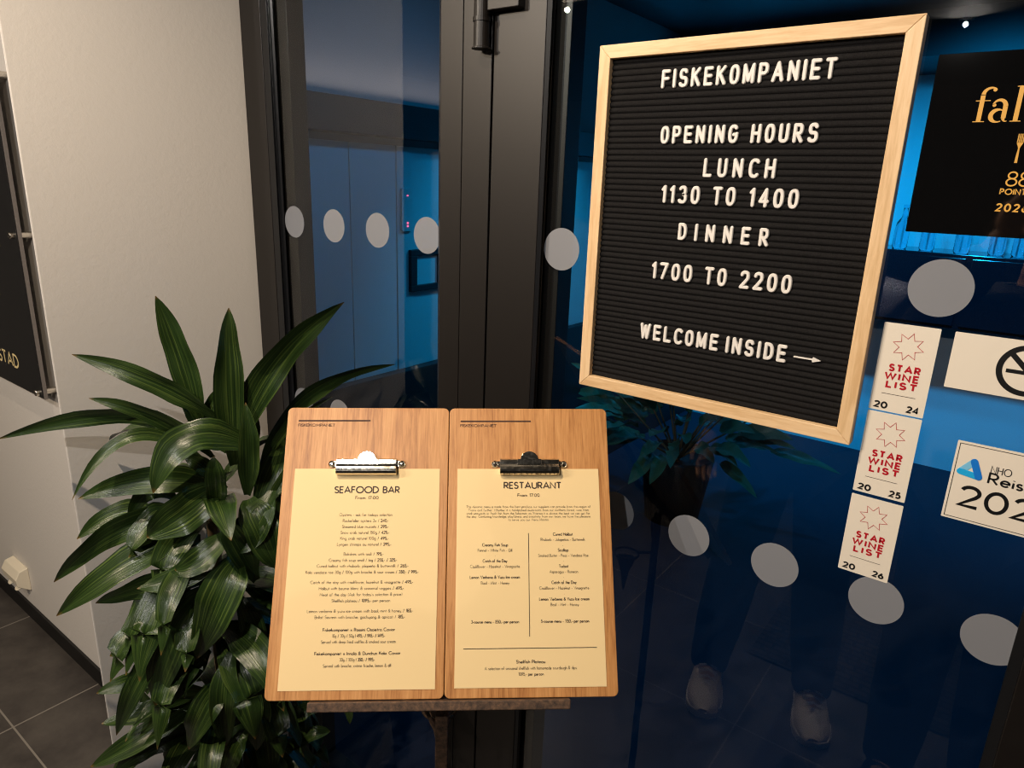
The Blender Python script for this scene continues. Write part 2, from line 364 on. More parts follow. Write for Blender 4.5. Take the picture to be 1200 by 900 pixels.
def corners(pts, lim=38):
    # split a stroke at its sharp corners
    out = []; cur = [pts[0]]
    for i in range(1, len(pts)-1):
        a, b = Vector(pts[i])-Vector(pts[i-1]), Vector(pts[i+1])-Vector(pts[i]); cur.append(pts[i])
        if a.length > 1e-9 and b.length > 1e-9 and math.degrees(a.angle(b)) > lim: out.append(cur); cur = [pts[i]]
    return out+[cur+[pts[-1]]]
def rrect(x0, x1, z0, z1, r, n=5):
    p = []
    for cx, cz, a in ((x1-r, z1-r, 0), (x0+r, z1-r, 90), (x0+r, z0+r, 180), (x1-r, z0+r, 270)):
        for i in range(n+1):
            t = math.radians(a+90*i/n); p.append((cx+r*math.cos(t), cz+r*math.sin(t)))
    return p

MENU_LEFT = [(0.1057, -0.0312, 0.0926, 'SEAFOOD BAR', 'T'), (0.1059, -0.0423, 0.0326, 'From 17:00', 'S'), (0.1056, -0.0664, 0.0749, 'Oysters - ask for todays selection', 'n'), (0.1058, -0.0748, 0.0646, 'Rockefeller oysters 3x / *240,-*', 'n'), (0.1057, -0.0832, 0.0656, 'Steamed blue mussels / *295,-*', 'n'), (0.1056, -0.0914, 0.0684, 'Snow crab naturel 150g / *425,-*', 'n'), (0.1053, -0.0995, 0.0677, 'King crab naturel 100g / *495,-*', 'n'), (0.1054, -0.1078, 0.076, 'Lyngen shrimps au naturel / *295,-*', 'n'), (0.1053, -0.1212, 0.0556, 'Bakskes with aioli / *195,-*', 'n'), (0.1049, -0.1296, 0.0951, 'Creamy fish soup small / big / *255,- / 325,-*', 'n'), (0.1048, -0.1375, 0.1276, 'Cured halibut with rhubarb, jalapeño & buttermilk / *265,-*', 'n'), (0.1047, -0.1459, 0.157, 'Kalix vendace roe 30g / 100g with brioche & sour cream / *350,- / 995,-*', 'n'), (0.1049, -0.1595, 0.1422, 'Catch of the day with cauliflower, hazelnut & vinaigrette / *495,-*', 'n'), (0.1048, -0.1677, 0.1173, 'Halibut with beurre blanc & seasonal veggies / *495,-*', 'n'), (0.1046, -0.1759, 0.1135, "Meat of the day (Ask for today's selection & price)", 'n'), (0.1048, -0.1841, 0.0803, 'Shellfish plateau / *1095,-* per person', 'n'), (0.1046, -0.1978, 0.1453, 'Lemon verbena & yuzu ice cream with basil, mint & honey / *185,-*', 'n'), (0.1046, -0.2057, 0.1233, 'Brillat Savarin with brioche, gochujang & apricot / *185,-*', 'n'), (0.1043, -0.2222, 0.098, 'Fiskekompaniet x Rossini Oscietra Caviar', 'b'), (0.1043, -0.2301, 0.0715, '10g / 30g / 50g | *495,- / 995,- / 1495,-*', 'n'), (0.1042, -0.2378, 0.1008, 'Served with deep fried waffles & smoked sour cream', 'n'), (0.104, -0.2527, 0.1158, 'Fiskekompaniet x Innola & Dundrun Kalix Caviar', 'b'), (0.1039, -0.2607, 0.0474, '30g / 100g | *350,- / 995,-*', 'n'), (0.104, -0.2683, 0.0912, 'Served with brioche, crème fraiche, lemon & dill', 'n')]
MENU_RIGHT = [(0.1101, -0.0249, 0.0833, 'RESTAURANT', 'T'), (0.104, -0.0388, 0.0317, 'From 17:00', 'S'), (0.1039, -0.0553, 0.1804, 'This dynamic menu is made from the best produce our suppliers can provide from the region of', 's'), (0.1041, -0.0602, 0.1747, 'Troms and further. Whether it is handpicked mushrooms from our northern forest, wine from', 's'), (0.1035, -0.0649, 0.179, 'small vineyards or fresh fish from the fishermen on Yttersia it is always the best we can get for', 's'), (0.1038, -0.0693, 0.1795, 'the day. Combining knowledge, playfulness and creativity from our team, we have the pleasure', 's'), (0.1037, -0.0739, 0.0589, 'to serve you our Menu Maritim.', 's'), (0.1528, -0.0946, 0.0282, 'Cured Halibut', 'b'), (0.1526, -0.1021, 0.0637, 'Rhubarb - Jalapeños - Buttermilk', 'n'), (0.1525, -0.1102, 0.0007, '-', 'n'), (0.1527, -0.1169, 0.0147, 'Scallop', 'b'), (0.1528, -0.1243, 0.0716, 'Smoked Butter - Peas - Vendace Roe', 'n'), (0.1529, -0.1318, 0.0007, '-', 'n'), (0.1529, -0.1392, 0.0132, 'Turbot', 'b'), (0.1528, -0.1467, 0.0402, 'Asparagus - Romeon', 'n'), (0.1526, -0.1541, 0.0007, '-', 'n'), (0.1528, -0.1614, 0.035, 'Catch of the Day', 'b'), (0.1529, -0.169, 0.0702, 'Cauliflower - Hazelnut - Vinaigrette', 'n'), (0.1527, -0.1766, 0.0007, '-', 'n'), (0.1527, -0.1838, 0.0704, 'Lemon Verbena & Yuzu Ice cream', 'b'), (0.153, -0.1913, 0.0395, 'Basil - Mint - Honey', 'n'), (0.1529, -0.2133, 0.067, '5-course menu - 1150,- per person', 'b'), (0.0552, -0.1094, 0.0364, 'Creamy Fish Soup', 'b'), (0.0551, -0.1168, 0.0487, 'Fennel - White Fish - Dill', 'n'), (0.0552, -0.1243, 0.0007, '-', 'n'), (0.0551, -0.1316, 0.0345, 'Catch of the Day', 'b'), (0.0551, -0.1391, 0.0702, 'Cauliflower - Hazelnut - Vinaigrette', 'n'), (0.055, -0.1466, 0.0007, '-', 'n'), (0.055, -0.1538, 0.0702, 'Lemon Verbena & Yuzu Ice cream', 'b'), (0.0554, -0.1617, 0.0395, 'Basil - Mint - Honey', 'n'), (0.0553, -0.2135, 0.0662, '3-course menu - 850,- per person', 'b'), (0.1042, -0.2657, 0.0394, 'Shellfish Plateau', 'b'), (0.1042, -0.2738, 0.126, 'A selection of seasonal shellfish with homemade sourdough & dips', 'n'), (0.1045, -0.2814, 0.0341, '1095,- per person', 'm')]
LEAVES = [([-0.625,-0.323,1.234],[-0.643,-0.337,1.372],[-0.65,-0.367,1.488],0.046,0),([-0.578,-0.289,1.168],[-0.549,-0.305,1.337],[-0.549,-0.292,1.472],0.051,10),([-0.572,-0.285,1.194],[-0.512,-0.24,1.36],[-0.435,-0.133,1.479],0.056,15),([-0.547,-0.266,1.134],[-0.486,-0.196,1.297],[-0.39,-0.05,1.355],0.038,55),([-0.547,-0.241,1.17],[-0.509,-0.2,1.247],[-0.465,-0.143,1.294],0.013,20),([-0.589,-0.297,1.253],[-0.629,-0.389,1.338],[-0.711,-0.487,1.394],0.039,-25),([-0.609,-0.312,1.183],[-0.619,-0.394,1.275],[-0.674,-0.485,1.324],0.032,-30),([-0.626,-0.325,1.208],[-0.73,-0.402,1.262],[-0.873,-0.569,1.222],0.04,-25),([-0.589,-0.297,1.193],[-0.633,-0.367,1.244],[-0.688,-0.42,1.221],0.02,30),([-0.605,-0.309,1.14],[-0.61,-0.437,1.261],[-0.65,-0.541,1.164],0.024,35),([-0.575,-0.312,1.124],[-0.614,-0.415,1.17],[-0.698,-0.515,1.141],0.049,10),([-0.525,-0.275,1.212],[-0.543,-0.387,1.256],[-0.56,-0.45,1.173],0.062,10),([-0.644,-0.363,1.067],[-0.679,-0.463,1.069],[-0.765,-0.552,0.966],0.049,-10),([-0.558,-0.337,1.146],[-0.542,-0.411,1.129],[-0.577,-0.462,1.088],0.072,0),([-0.611,-0.351,1.025],[-0.638,-0.458,1.021],[-0.734,-0.566,0.916],0.06,15),([-0.591,-0.361,0.949],[-0.618,-0.443,0.969],[-0.685,-0.518,0.939],0.048,-20),([-0.581,-0.353,0.912],[-0.596,-0.426,0.934],[-0.64,-0.471,0.924],0.043,-10),([-0.57,-0.357,0.938],[-0.549,-0.442,0.9],[-0.607,-0.472,0.725],0.071,0),([-0.508,-0.336,1.016],[-0.482,-0.392,0.975],[-0.535,-0.419,0.836],0.074,-5),([-0.631,-0.366,0.849],[-0.64,-0.435,0.869],[-0.682,-0.49,0.86],0.026,10),([-0.632,-0.391,0.843],[-0.641,-0.46,0.853],[-0.687,-0.507,0.818],0.043,-10),([-0.613,-0.402,0.848],[-0.604,-0.482,0.815],[-0.662,-0.525,0.664],0.044,10),([-0.676,-0.399,0.716],[-0.696,-0.463,0.732],[-0.74,-0.521,0.714],0.038,0),([-0.511,-0.364,0.828],[-0.492,-0.399,0.755],[-0.505,-0.396,0.639],0.052,0),([-0.529,-0.377,0.759],[-0.511,-0.426,0.744],[-0.553,-0.445,0.638],0.054,10),([-0.631,-0.391,0.683],[-0.657,-0.472,0.683],[-0.705,-0.532,0.671],0.04,10),([-0.591,-0.386,0.691],[-0.622,-0.483,0.661],[-0.698,-0.564,0.597],0.047,10),([-0.61,-0.4,0.618],[-0.628,-0.475,0.631],[-0.672,-0.533,0.576],0.047,-10),([-0.495,-0.265,1.132],[-0.485,-0.32,1.079],[-0.521,-0.346,1.042],0.063,20),([-0.523,-0.298,1.118],[-0.473,-0.31,1.079],[-0.459,-0.288,0.99],0.066,0),([-0.541,-0.324,0.915],[-0.494,-0.326,0.852],[-0.49,-0.311,0.737],0.046,0),([-0.543,-0.263,0.543],[-0.504,-0.234,0.605],[-0.467,-0.182,0.608],0.037,10),([-0.53,-0.253,0.503],[-0.488,-0.222,0.546],[-0.468,-0.182,0.54],0.031,0),([-0.43,-0.179,0.653],[-0.419,-0.171,0.621],[-0.417,-0.17,0.581],0.019,0),([-0.516,-0.305,0.637],[-0.489,-0.322,0.602],[-0.485,-0.32,0.506],0.052,0),([-0.543,-0.288,1.117],[-0.518,-0.295,1.212],[-0.526,-0.288,1.303],0.039,0),([-0.566,-0.28,1.142],[-0.562,-0.265,1.251],[-0.574,-0.261,1.33],0.041,10),([-0.642,-0.312,1.235],[-0.636,-0.294,1.275],[-0.626,-0.275,1.308],0.024,0),([-0.625,-0.324,1.225],[-0.625,-0.336,1.271],[-0.631,-0.353,1.299],0.025,20),([-0.563,-0.34,1.163],[-0.551,-0.368,1.201],[-0.574,-0.385,1.216],0.029,0),([-0.552,-0.344,1.1],[-0.523,-0.36,1.174],[-0.522,-0.359,1.222],0.037,0),([-0.532,-0.28,1.082],[-0.53,-0.229,1.162],[-0.54,-0.198,1.23],0.063,10),([-0.523,-0.273,1.01],[-0.51,-0.238,1.091],[-0.512,-0.203,1.168],0.068,0),([-0.654,-0.37,1.102],[-0.66,-0.412,1.133],[-0.676,-0.448,1.081],0.036,0),([-0.666,-0.379,1.039],[-0.707,-0.434,1.082],[-0.767,-0.504,1.033],0.045,30),([-0.516,-0.343,1.077],[-0.515,-0.404,1.044],[-0.553,-0.432,1.02],0.047,10),([-0.537,-0.358,1.041],[-0.545,-0.414,1.008],[-0.611,-0.475,0.979],0.047,20),([-0.503,-0.308,0.96],[-0.487,-0.346,1.055],[-0.506,-0.36,1.105],0.048,0),([-0.576,-0.374,0.812],[-0.579,-0.426,0.784],[-0.607,-0.46,0.712],0.056,0),([-0.516,-0.343,0.764],[-0.482,-0.342,0.703],[-0.487,-0.346,0.6],0.051,0),([-0.498,-0.354,0.661],[-0.499,-0.392,0.628],[-0.514,-0.404,0.554],0.055,0),([-0.662,-0.425,0.616],[-0.679,-0.488,0.589],[-0.716,-0.528,0.522],0.051,20)]

# ================================================================= STRUCTURE
ZT, ZB = 2.25, 0.0
def X(x, d=.015): return CX+(x-CX)*(1-d/.9451)
PX = -.885                                             # face of the white pillar
struct(MB().box((-5, -7, -.08), (3.6, .06, 0)).build('floor', m_tile))
struct(MB().box((-5, -7, CEIL), (3.6, .02, CEIL+.1)).build('ceiling', m_ceil))
struct(MB().box((-5, -.18, 0), (-1.5, .06, CEIL)).build('wall_left', m_wall))
struct(MB().prism([(PX, .06), (-1.55, .06), (-1.55, -.222), (PX, -.459)], 0, CEIL, 'z').build('wall_pillar', m_wall, bevel=.003))
struct(MB().box((-5.1, -7, 0), (-5, .06, CEIL)).build('wall_far_left', m_lobby))
struct(MB().box((3.6, -7, 0), (3.7, 4.2, CEIL)).build('wall_right', m_lobby))
struct(MB().box((-5.1, -7.1, 0), (3.7, -7, CEIL)).build('wall_back', m_lobby))
struct(MB().box((.80, -.03, 0), (3.6, .06, CEIL)).build('wall_front', m_lobby))
struct(MB().box((PX, -.015, ZT), (.80, .06, CEIL)).build('wall_over_door', m_blackmetal))
struct(MB().box((-5, -.19, 0), (-1.5, -.18, .063)).build('baseboard_left', m_skirt, bevel=.002))
# side window
win = struct(empty('window_1', (PX, 0, 0)))
def W_(a, b): return MB().box((a[0]-PX, a[1], a[2]), (b[0]-PX, b[1], b[2]))
fr = W_((PX, -.015, 0), (X(-.835), .05, ZT)); fr.box((X(-.835)-PX, .0085, .12), (-.757-PX, .05, ZT-.09))
fr.box((X(-.275)-PX+.0012, -.015, 0), (X(-.2125)-PX, .05, ZT)); fr.box((X(-.326)-PX, -.0138, 0), (X(-.275)-PX-.0012, .05, ZT))
fr.box((X(-.276)-PX-.002, -.011, 0), (X(-.275)-PX+.004, .05, ZT))
fr.box((X(-.835)-PX, -.0135, 0), (X(-.326)-PX, .05, .14)); fr.box((X(-.835)-PX, -.0135, ZT-.1), (X(-.326)-PX, .05, ZT))
fr.build('window_frame', m_blackmetal, win, bevel=.0012)
bd = MB().prism([(X(-.835)-PX, -.014), (X(-.815)-PX, -.0125), (-.797-PX, -.006), (-.7875-PX, -.002), (-.7875-PX, .0), (X(-.835)-PX, .0)], .14, ZT-.1, 'z')
bd.prism([(X(-.326)-PX-.012, 0), (X(-.326)-PX-.012, -.004), (X(-.326)-PX, -.012), (X(-.326)-PX, 0)], .14, ZT-.1, 'z')
bd.build('glazing_bead', m_gasket, win, bevel=.0008)
W_((X(-.835), 0, .12), (X(-.33)+.02, .008, ZT-.09)).build('pane', m_glass, win)
# door leaf
DX0, DX1 = X(-.2085), .735
door = struct(empty('door_1', (DX0, 0, 0)))
def D_(a, b): return MB().box((a[0]-DX0, a[1], a[2]), (b[0]-DX0, b[1], b[2]))
st = D_((DX0, -.015, .012), (X(-.1085), .05, ZT-.012)); st.box((.634-DX0, -.015, .012), (DX1-DX0, .05, ZT-.012))
st.box((X(-.1085)-DX0, -.0145, .012), (.634-DX0, .05, .17)); st.box((X(-.1085)-DX0, -.0145, ZT-.12), (.634-DX0, .05, ZT-.012))
st.box((X(-.1085)-DX0, .0085, .16), (-.068-DX0, .05, ZT-.11)); st.build('door_frame', m_blackmetal, door, bevel=.0012)
bd = MB().prism([(X(-.1085)-DX0, -.0142), (X(-.1)-DX0, -.0125), (-.0955-DX0, -.005), (-.0925-DX0, -.002), (-.0925-DX0, 0), (X(-.1085)-DX0, 0)], .17, ZT-.12, 'z')
bd.prism([(.622-DX0, 0), (.622-DX0, -.004), (.634-DX0, -.012), (.634-DX0, 0)], .17, ZT-.12, 'z')
bd.build('glazing_bead', m_gasket, door, bevel=.0008)
D_((X(-.1085), 0, .15), (.64, .008, ZT-.1)).build('pane', m_glass, door)
hg = MB().lathe([(.0155, 1.8985), (.0155, 1.9005), (.0128, 1.9015), (.0128, 1.937)], 24, Matrix.Translation((-.211-DX0, -.0285, 0)))
hg.lathe([(.0142, 1.9375), (.0142, 1.9435)], 24, Matrix.Translation((-.211-DX0, -.0285, 0)))
hg.lathe([(.0128, 1.944), (.0128, 2.03)], 24, Matrix.Translation((-.211-DX0, -.0285, 0)))
h_ = hg.build('hinge', m_blackmetal, door, smooth=False)
hp = MB().box((-.211-DX0, -.031, 1.9515), (-.139-DX0, -.0148, 2.03)); hp.build('hinge_plate', m_blackmetal, h_, bevel=.0015)
struct(MB().box((.738, -.015, 0), (.80, .05, ZT)).build('trim_1', m_blackmetal, bevel=.0015))
# the blue-lit room behind the glass
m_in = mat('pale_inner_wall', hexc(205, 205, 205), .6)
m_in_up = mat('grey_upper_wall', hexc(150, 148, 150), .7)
m_beam = mat('dark_beam', hexc(22, 22, 28), .5)
m_panel = mat('satin_panel', hexc(190, 190, 192), .42)
struct(MB().box((-1.6, .06, -.08), (3.6, 4.2, 0)).build('floor_inside', m_floor_in))
struct(MB().box((-1.6, .06, 2.62), (3.6, 4.2, 2.72)).build('ceiling_inside', m_beam))
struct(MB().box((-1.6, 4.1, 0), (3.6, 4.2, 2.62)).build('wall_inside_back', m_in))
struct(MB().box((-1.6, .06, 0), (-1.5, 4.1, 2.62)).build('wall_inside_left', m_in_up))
struct(MB().box((-1.5, .061, 0), (PX, .122, 2.62)).build('wall_inside_front', m_in))
struct(MB().box((-1.5, .06, 1.84), (-1.40, 4.1, 1.955)).build('trim_2', m_beam, bevel=.002))
pn = MB()
for y0, y1 in ((.08, .768), (.772, .998), (1.085, 1.45), (1.454, 2.1), (2.104, 2.8), (2.804, 3.5), (3.504, 4.1)): pn.box((-1.5, y0, .93), (-1.482, y1, 1.815))
struct(pn.build('trim_3', m_panel, bevel=.0015))
struct(MB().box((-1.5, 1.0, .93), (-1.478, 1.083, 1.815)).build('trim_4', m_panel, bevel=.002))
struct(MB().box((-1.5, .08, 0), (-1.44, 4.1, .93)).build('trim_5', m_beam, bevel=.003))
struct(MB().box((-1.5, 3.45, 2.40), (3.6, 4.1, 2.62)).build('trim_6', m_beam))

# ================================================================= LAMPS
def ring_lamp(i, x, y, power, colr, aim):
    t = empty('ceiling_downlight', (x, y, CEIL))
    MB().lathe([(.026, -.0), (.038, -.001), (.040, -.005), (.036, -.008), (.027, -.006)], 32).build('trim_ring', m_letter, t, True)
    me = mat('lamp_lens', colr, .4); b = me.node_tree.nodes['Principled BSDF']
    b.inputs['Emission Color'].default_value = colr+(1,); b.inputs['Emission Strength'].default_value = 25
    MB().lathe([(.001, -.004), (.026, -.004), (.026, -.001), (.001, -.001)], 24).build('lens', me, t)
    l = lamp('SPOT', 'downlight_bulb', (x, y, CEIL-.03), aim, power, colr, .014, 150, .8)
    l.parent = t; l.location = (0, 0, -.03)
    tag(t, ['small ceiling downlight behind the viewer, mirrored at the top of the pane by the hinge', 'small ceiling downlight mirrored in the glass above the black award plate',
        'unseen ceiling downlight added to light the two menu boards', 'small ceiling downlight behind and above the photographer in black', 'unseen ceiling downlight added in front of the dark mullion to light the boards'][i], 'ceiling light', 'lobby downlights')
for i, a in enumerate(LOBBY): ring_lamp(i, *a)
wall_fill = lamp('AREA', 'wall_fill_strip', (-1.435, .95, 1.965), (-1.5, .95, 2.25), 1.1, (1, .82, .70), .05); wall_fill.data.shape = 'RECTANGLE'; wall_fill.data.size = .04; wall_fill.data.size_y = 1.7
wall_fill.rotation_euler = (0, math.radians(180+13), 0)  # hidden strip added to brighten the upper inner wall from below
for i, (loc, aim, p, c, ang) in enumerate(INSIDE): lamp('SPOT', 'blue_lamp', loc, aim, p, c, .06, ang, .9)

# ================================================================= LETTER BOARD
W, H, FW = .406, .4992, .0178
lb = empty('letter_board', (0, 0, 1.8889)); lb.rotation_euler.y = -.0043
tag(lb, 'black grooved felt letter board in pale wood frame with white opening hours letters', 'letter board')
def rail(length, loc, ry):
    # mitred bar along +X, outer edge at z = 0, inner edge below
    pts = [(0, 0), (length, 0), (length-FW, -FW), (FW, -FW)]
    o = MB().prism(pts, -.0200, -.0005, 'y').build('frame_rail', m_frame, lb, bevel=.0009)
    o.location = loc; o.rotation_euler.y = ry; return o
rail(W, (0, 0, 0), 0); rail(H, (W, 0, 0), PI/2); rail(W, (W, 0, -H), PI); rail(H, (0, 0, -H), -PI/2)
fl = MB(); NR = 57; z0 = -FW+.001; z1 = -H+FW-.001; pitch = (z0-z1)/NR; prof = [(-.003, z0)]
for i in range(NR):
    zt = z0-i*pitch
    for k in range(9):
        t = k/8; prof.append((-.0088-.0032*math.sin(PI*(.04+.92*t))**.55, zt-pitch*(.07+.86*t)))
prof += [(-.003, z1)]
n = len(prof); xa, xb = FW-.001, W-FW+.001
fl.add([(xa, p[0], p[1]) for p in prof]+[(xb, p[0], p[1]) for p in prof], [(i+1, i, n+i, n+i+1) for i in range(n-1)]+[(0, n-1, 2*n-1, n)])
fl.build('felt_panel', m_felt, lb)
BW = dict(M=.56, W=.66, I=0, A=.54, N=.46, H=.46, K=.47, F=.41, E=.41, L=.39, P=.43, C=.44); BW['1'] = .15
def board_line(text, x0, x1, zb, h, sp):
    hw = .00245; hs = h-2*hw; zb += hw-1.8889; x0 += hw; x1 -= hw
    wd = lambda c: BW.get(c, .44)*hs
    chars = [c for c in text if c != ' ']; ns = text.count(' ')
    gap = (x1-x0-sum(wd(c) for c in chars)-ns*sp)/(len(chars)-1-ns) if len(chars) > 1 else 0
    x = x0; prev = False
    for c in text:
        if c == ' ': x += sp; prev = False; continue
        if prev: x += gap
        adv, sts = BRD[c]; k = wd(c)/adv if adv else hs
        m = MB()
        for oi, q in enumerate([q for s_ in sts for q in corners([(p[0]*k, p[1]*hs) for p in s_])]): m.strip(q, hw, 0, .0027, cap=True, order=oi)
        o = m.build('letter', m_letter, lb, loc=(x, -.0116, zb)); x += wd(c); prev = True
for a in [('FISKEKOMPANIET', .0962, .3205, 1.8285, .0243, 0), ('OPENING HOURS', .102, .311, 1.757, .0237, .0215), ('LUNCH', .169, .2655, 1.714, .025, 0),
          ('1130 TO 1400', .111, .299, 1.678, .0247, .0225), ('DINNER', .1417, .2685, 1.6287, .024, 0), ('1700 TO 2200', .1065, .3055, 1.571, .0248, .0225), ('WELCOME INSIDE', .0965, .3115, 1.480, .024, .0155)]: board_line(*a)
ar = MB().strip([(0, 0), (.026, 0)], .0011, 0, .0025, cap=True); ar.prism([(.0235, .0034), (.0225, .0014), (.0225, -.0014), (.0235, -.0034), (.0335, 0)], -.0027, 0)
ar.build('arrow', m_letter, lb, loc=(.3215, -.0116, 1.4907-1.8889), bevel=.0004)

# ================================================================= MENU BOARDS ON THE STAND
MP = Vector((-.24755, -.38686, 1.2875)); mx_ = Vector((.77295, .6342, .01824)); my_ = Vector((-.52915, .66026, -.53297)); mz_ = Vector((-.35006, .40231, .84594))
MM = Matrix((mx_, my_, mz_)).transposed().to_4x4(); MM.translation = MP
def clip(root, cx):
    T = Matrix.Translation((cx, 0, 0))
    body = MB().prism([(-.0006, .0143), (-.0052, .0146), (-.0070, .0128), (-.0078, .0098), (-.0076, .0062), (-.0088, .0044), (-.0104, .0022), (-.0112, -.0012), (-.0108, -.0048),
                       (-.0090, -.0078), (-.0058, -.0094), (-.0030, -.0092), (-.0014, -.0080), (-.0006, -.006)], -.0435, .0435, 'x', T)
    c = body.build('clip', m_chrome, root, bevel=.0006)
    pts = [(.0135*math.cos(PI*i/16), .0125+.0128*math.sin(PI*i/16)) for i in range(17)]
    tb = MB().prism(pts, -.0066, -.0056, 'y', T); tb.box((-.0175, -.0089, .0050), (.0175, -.0074, .0134), T)
    tb.build('thumb_tab', m_chrome, c, bevel=.0004)
    for s in (-1, 1):
        rv = MB(); MR = Matrix.Translation((cx+s*.0508, 0, .0068)) @ Matrix.Rotation(PI/2, 4, 'X')
        rv.lathe([(.0054, .0004), (.0056, .0016), (.0046, .0028), (.0034, .0022), (.0026, .0036), (.0012, .0042)], 20, MR)
        rv.box((-.0055, -.0022, .0040), (.0055, -.0006, .0122), Matrix.Translation((cx+s*.0470, 0, -.001)))
        rv.build('rivet', m_chrome, c)
def menu(x0, x1, pap, lines, burn_x, label_b, label_p, clip_x, extra=None):
    b = empty('menu_clipboard', M=MM.copy()); tag(b, label_b, 'clipboard', 'wooden menu boards on the stand')
    MB().prism(rrect(x0, x1, -.3112, .0917, .0075), .0, .0085, 'y').build('board', m_oak, b, bevel=.0009)
    bm = MB().strip([(burn_x, .0716), (burn_x+.1055, .0721)], .0011, -.0003)
    put_text(bm, 'FISKEKOMPANIET', burn_x, .0633, .0036, .0535, .09, align='l', y=-.0003, serif=True)
    bm.build('burned_logo', m_burn, b)
    clip(b, clip_x)
    px0, px1, pz0, pz1 = pap
    p = empty('menu_sheet', M=MM.copy()); tag(p, label_p, 'menu', 'cream menu sheets')
    MB().box((px0, -.0006, pz0), (px1, -.00015, pz1)).build('sheet', m_paper, p)
    tx = MB(); sty = {'T': (.0086, .1), 'S': (.0040, .085), 'n': (.0039, .052), 's': (.0032, .05), 'b': (.0039, .085), 'm': (.0039, .07)}
    for cx, zm, wd, t, s in lines:
        h, hw = sty[s]; put_text(tx, t, cx+px0, zm-h*.42, h, wd, hw, y=-.0009, track=.2 if s != 'T' else .2, space=.52)
    if extra: extra(tx)
    tx.build('printed_text', m_brown, p)
def rules(tx):
    tx.strip([(.3391, -.0928), (.3391, -.2331)], .00045, -.0009); tx.strip([(.2477, -.2482), (.4322, -.2479)], .00045, -.0009)
menu(-.017, .2219, (0, .21, -.2989, 0), MENU_LEFT, -.0003, 'oak clipboard holding the seafood bar menu, left half of the pair', 'cream sheet headed seafood bar clipped to the left oak board', .1038)
menu(.2229, .4596, (.2359, .4439, -.2982, 0), MENU_RIGHT, .2392, 'oak clipboard holding the restaurant menu, right half of the pair', 'cream sheet headed restaurant clipped to the right oak board', .3416, rules)
SX, SY = .006, -.345
sd = empty('menu_stand', (SX, SY, 0)); tag(sd, 'rusty wrought iron stand with ledge carrying the two oak menu boards', 'menu stand')
def Lw(x, y, z): return (MM @ Vector((x, y, z)))-Vector((SX, SY, 0))
lg = MB(); c8 = [Lw(x, y, z) for z in (-.3245, -.3122) for y in (-.010, .024) for x in (.0425, .3925)]
lg.add(c8, [(0,1,3,2),(4,6,7,5),(0,4,5,1),(2,3,7,6),(0,2,6,4),(1,5,7,3)]); lg.build('ledge', m_iron, sd, bevel=.0012)
top = Lw(.2224, .019, -.326)
MB().box((-.009, -.005, .03), (.009, .005, top.z+.012), Matrix.Rotation(math.radians(39), 4, 'Z')).build('pole', m_iron, sd, bevel=.0015)
MB().tube([(0, 0, top.z-.03), (0, 0, top.z+.01), Lw(.2224, .026, -.30), Lw(.2224, .026, -.10), Lw(.2224, .026, .03)], .006, 8).build('back_brace', m_iron, sd, True)
MB().tube([Lw(.06, .017, -.08), Lw(.39, .017, -.08)], .005, 8).build('cross_bar', m_iron, sd, True)
e = Vector((.797, .603, 0))
def pl(s, z): return e*s+Vector((0, 0, z))
MB().tube([pl(-.002, .925), pl(-.007, .945), pl(-.017, .962), pl(-.023, .978), pl(-.022, .992), pl(-.014, 1.001), pl(-.004, 1.003)], .0028, 8).build('scroll', m_iron, sd, True)
rg = [(-.045+.026*math.cos(a), .045+.026*math.sin(a), .925) for a in [2*PI*i/28 for i in range(29)]]
ro = MB().tube(rg, .0026, 8).tube([(0, 0, .925), (-.027, .027, .925)], .003, 8).build('ring_bracket', m_iron, sd, True)
MB().lathe([(.019, .915), (.016, .90), (.010, .885), (.006, .86), (.002, .835)], 20, Matrix.Translation((-.045, .045, 0))).build('cup', m_iron, ro, True)
for k in range(3):
    a = math.radians(40+120*k); d = Vector((math.cos(a), math.sin(a), 0))
    pts = [d*.004+Vector((0, 0, .22)), d*.05+Vector((0, 0, .19)), d*.12+Vector((0, 0, .09)), d*.17+Vector((0, 0, .025)), d*.205+Vector((0, 0, .009)), d*.235+Vector((0, 0, .02)), d*.235+Vector((0, 0, .045)), d*.21+Vector((0, 0, .05)), d*.2+Vector((0, 0, .035))]
    MB().tube(pts, .006, 8).build('leg', m_iron, sd, True)

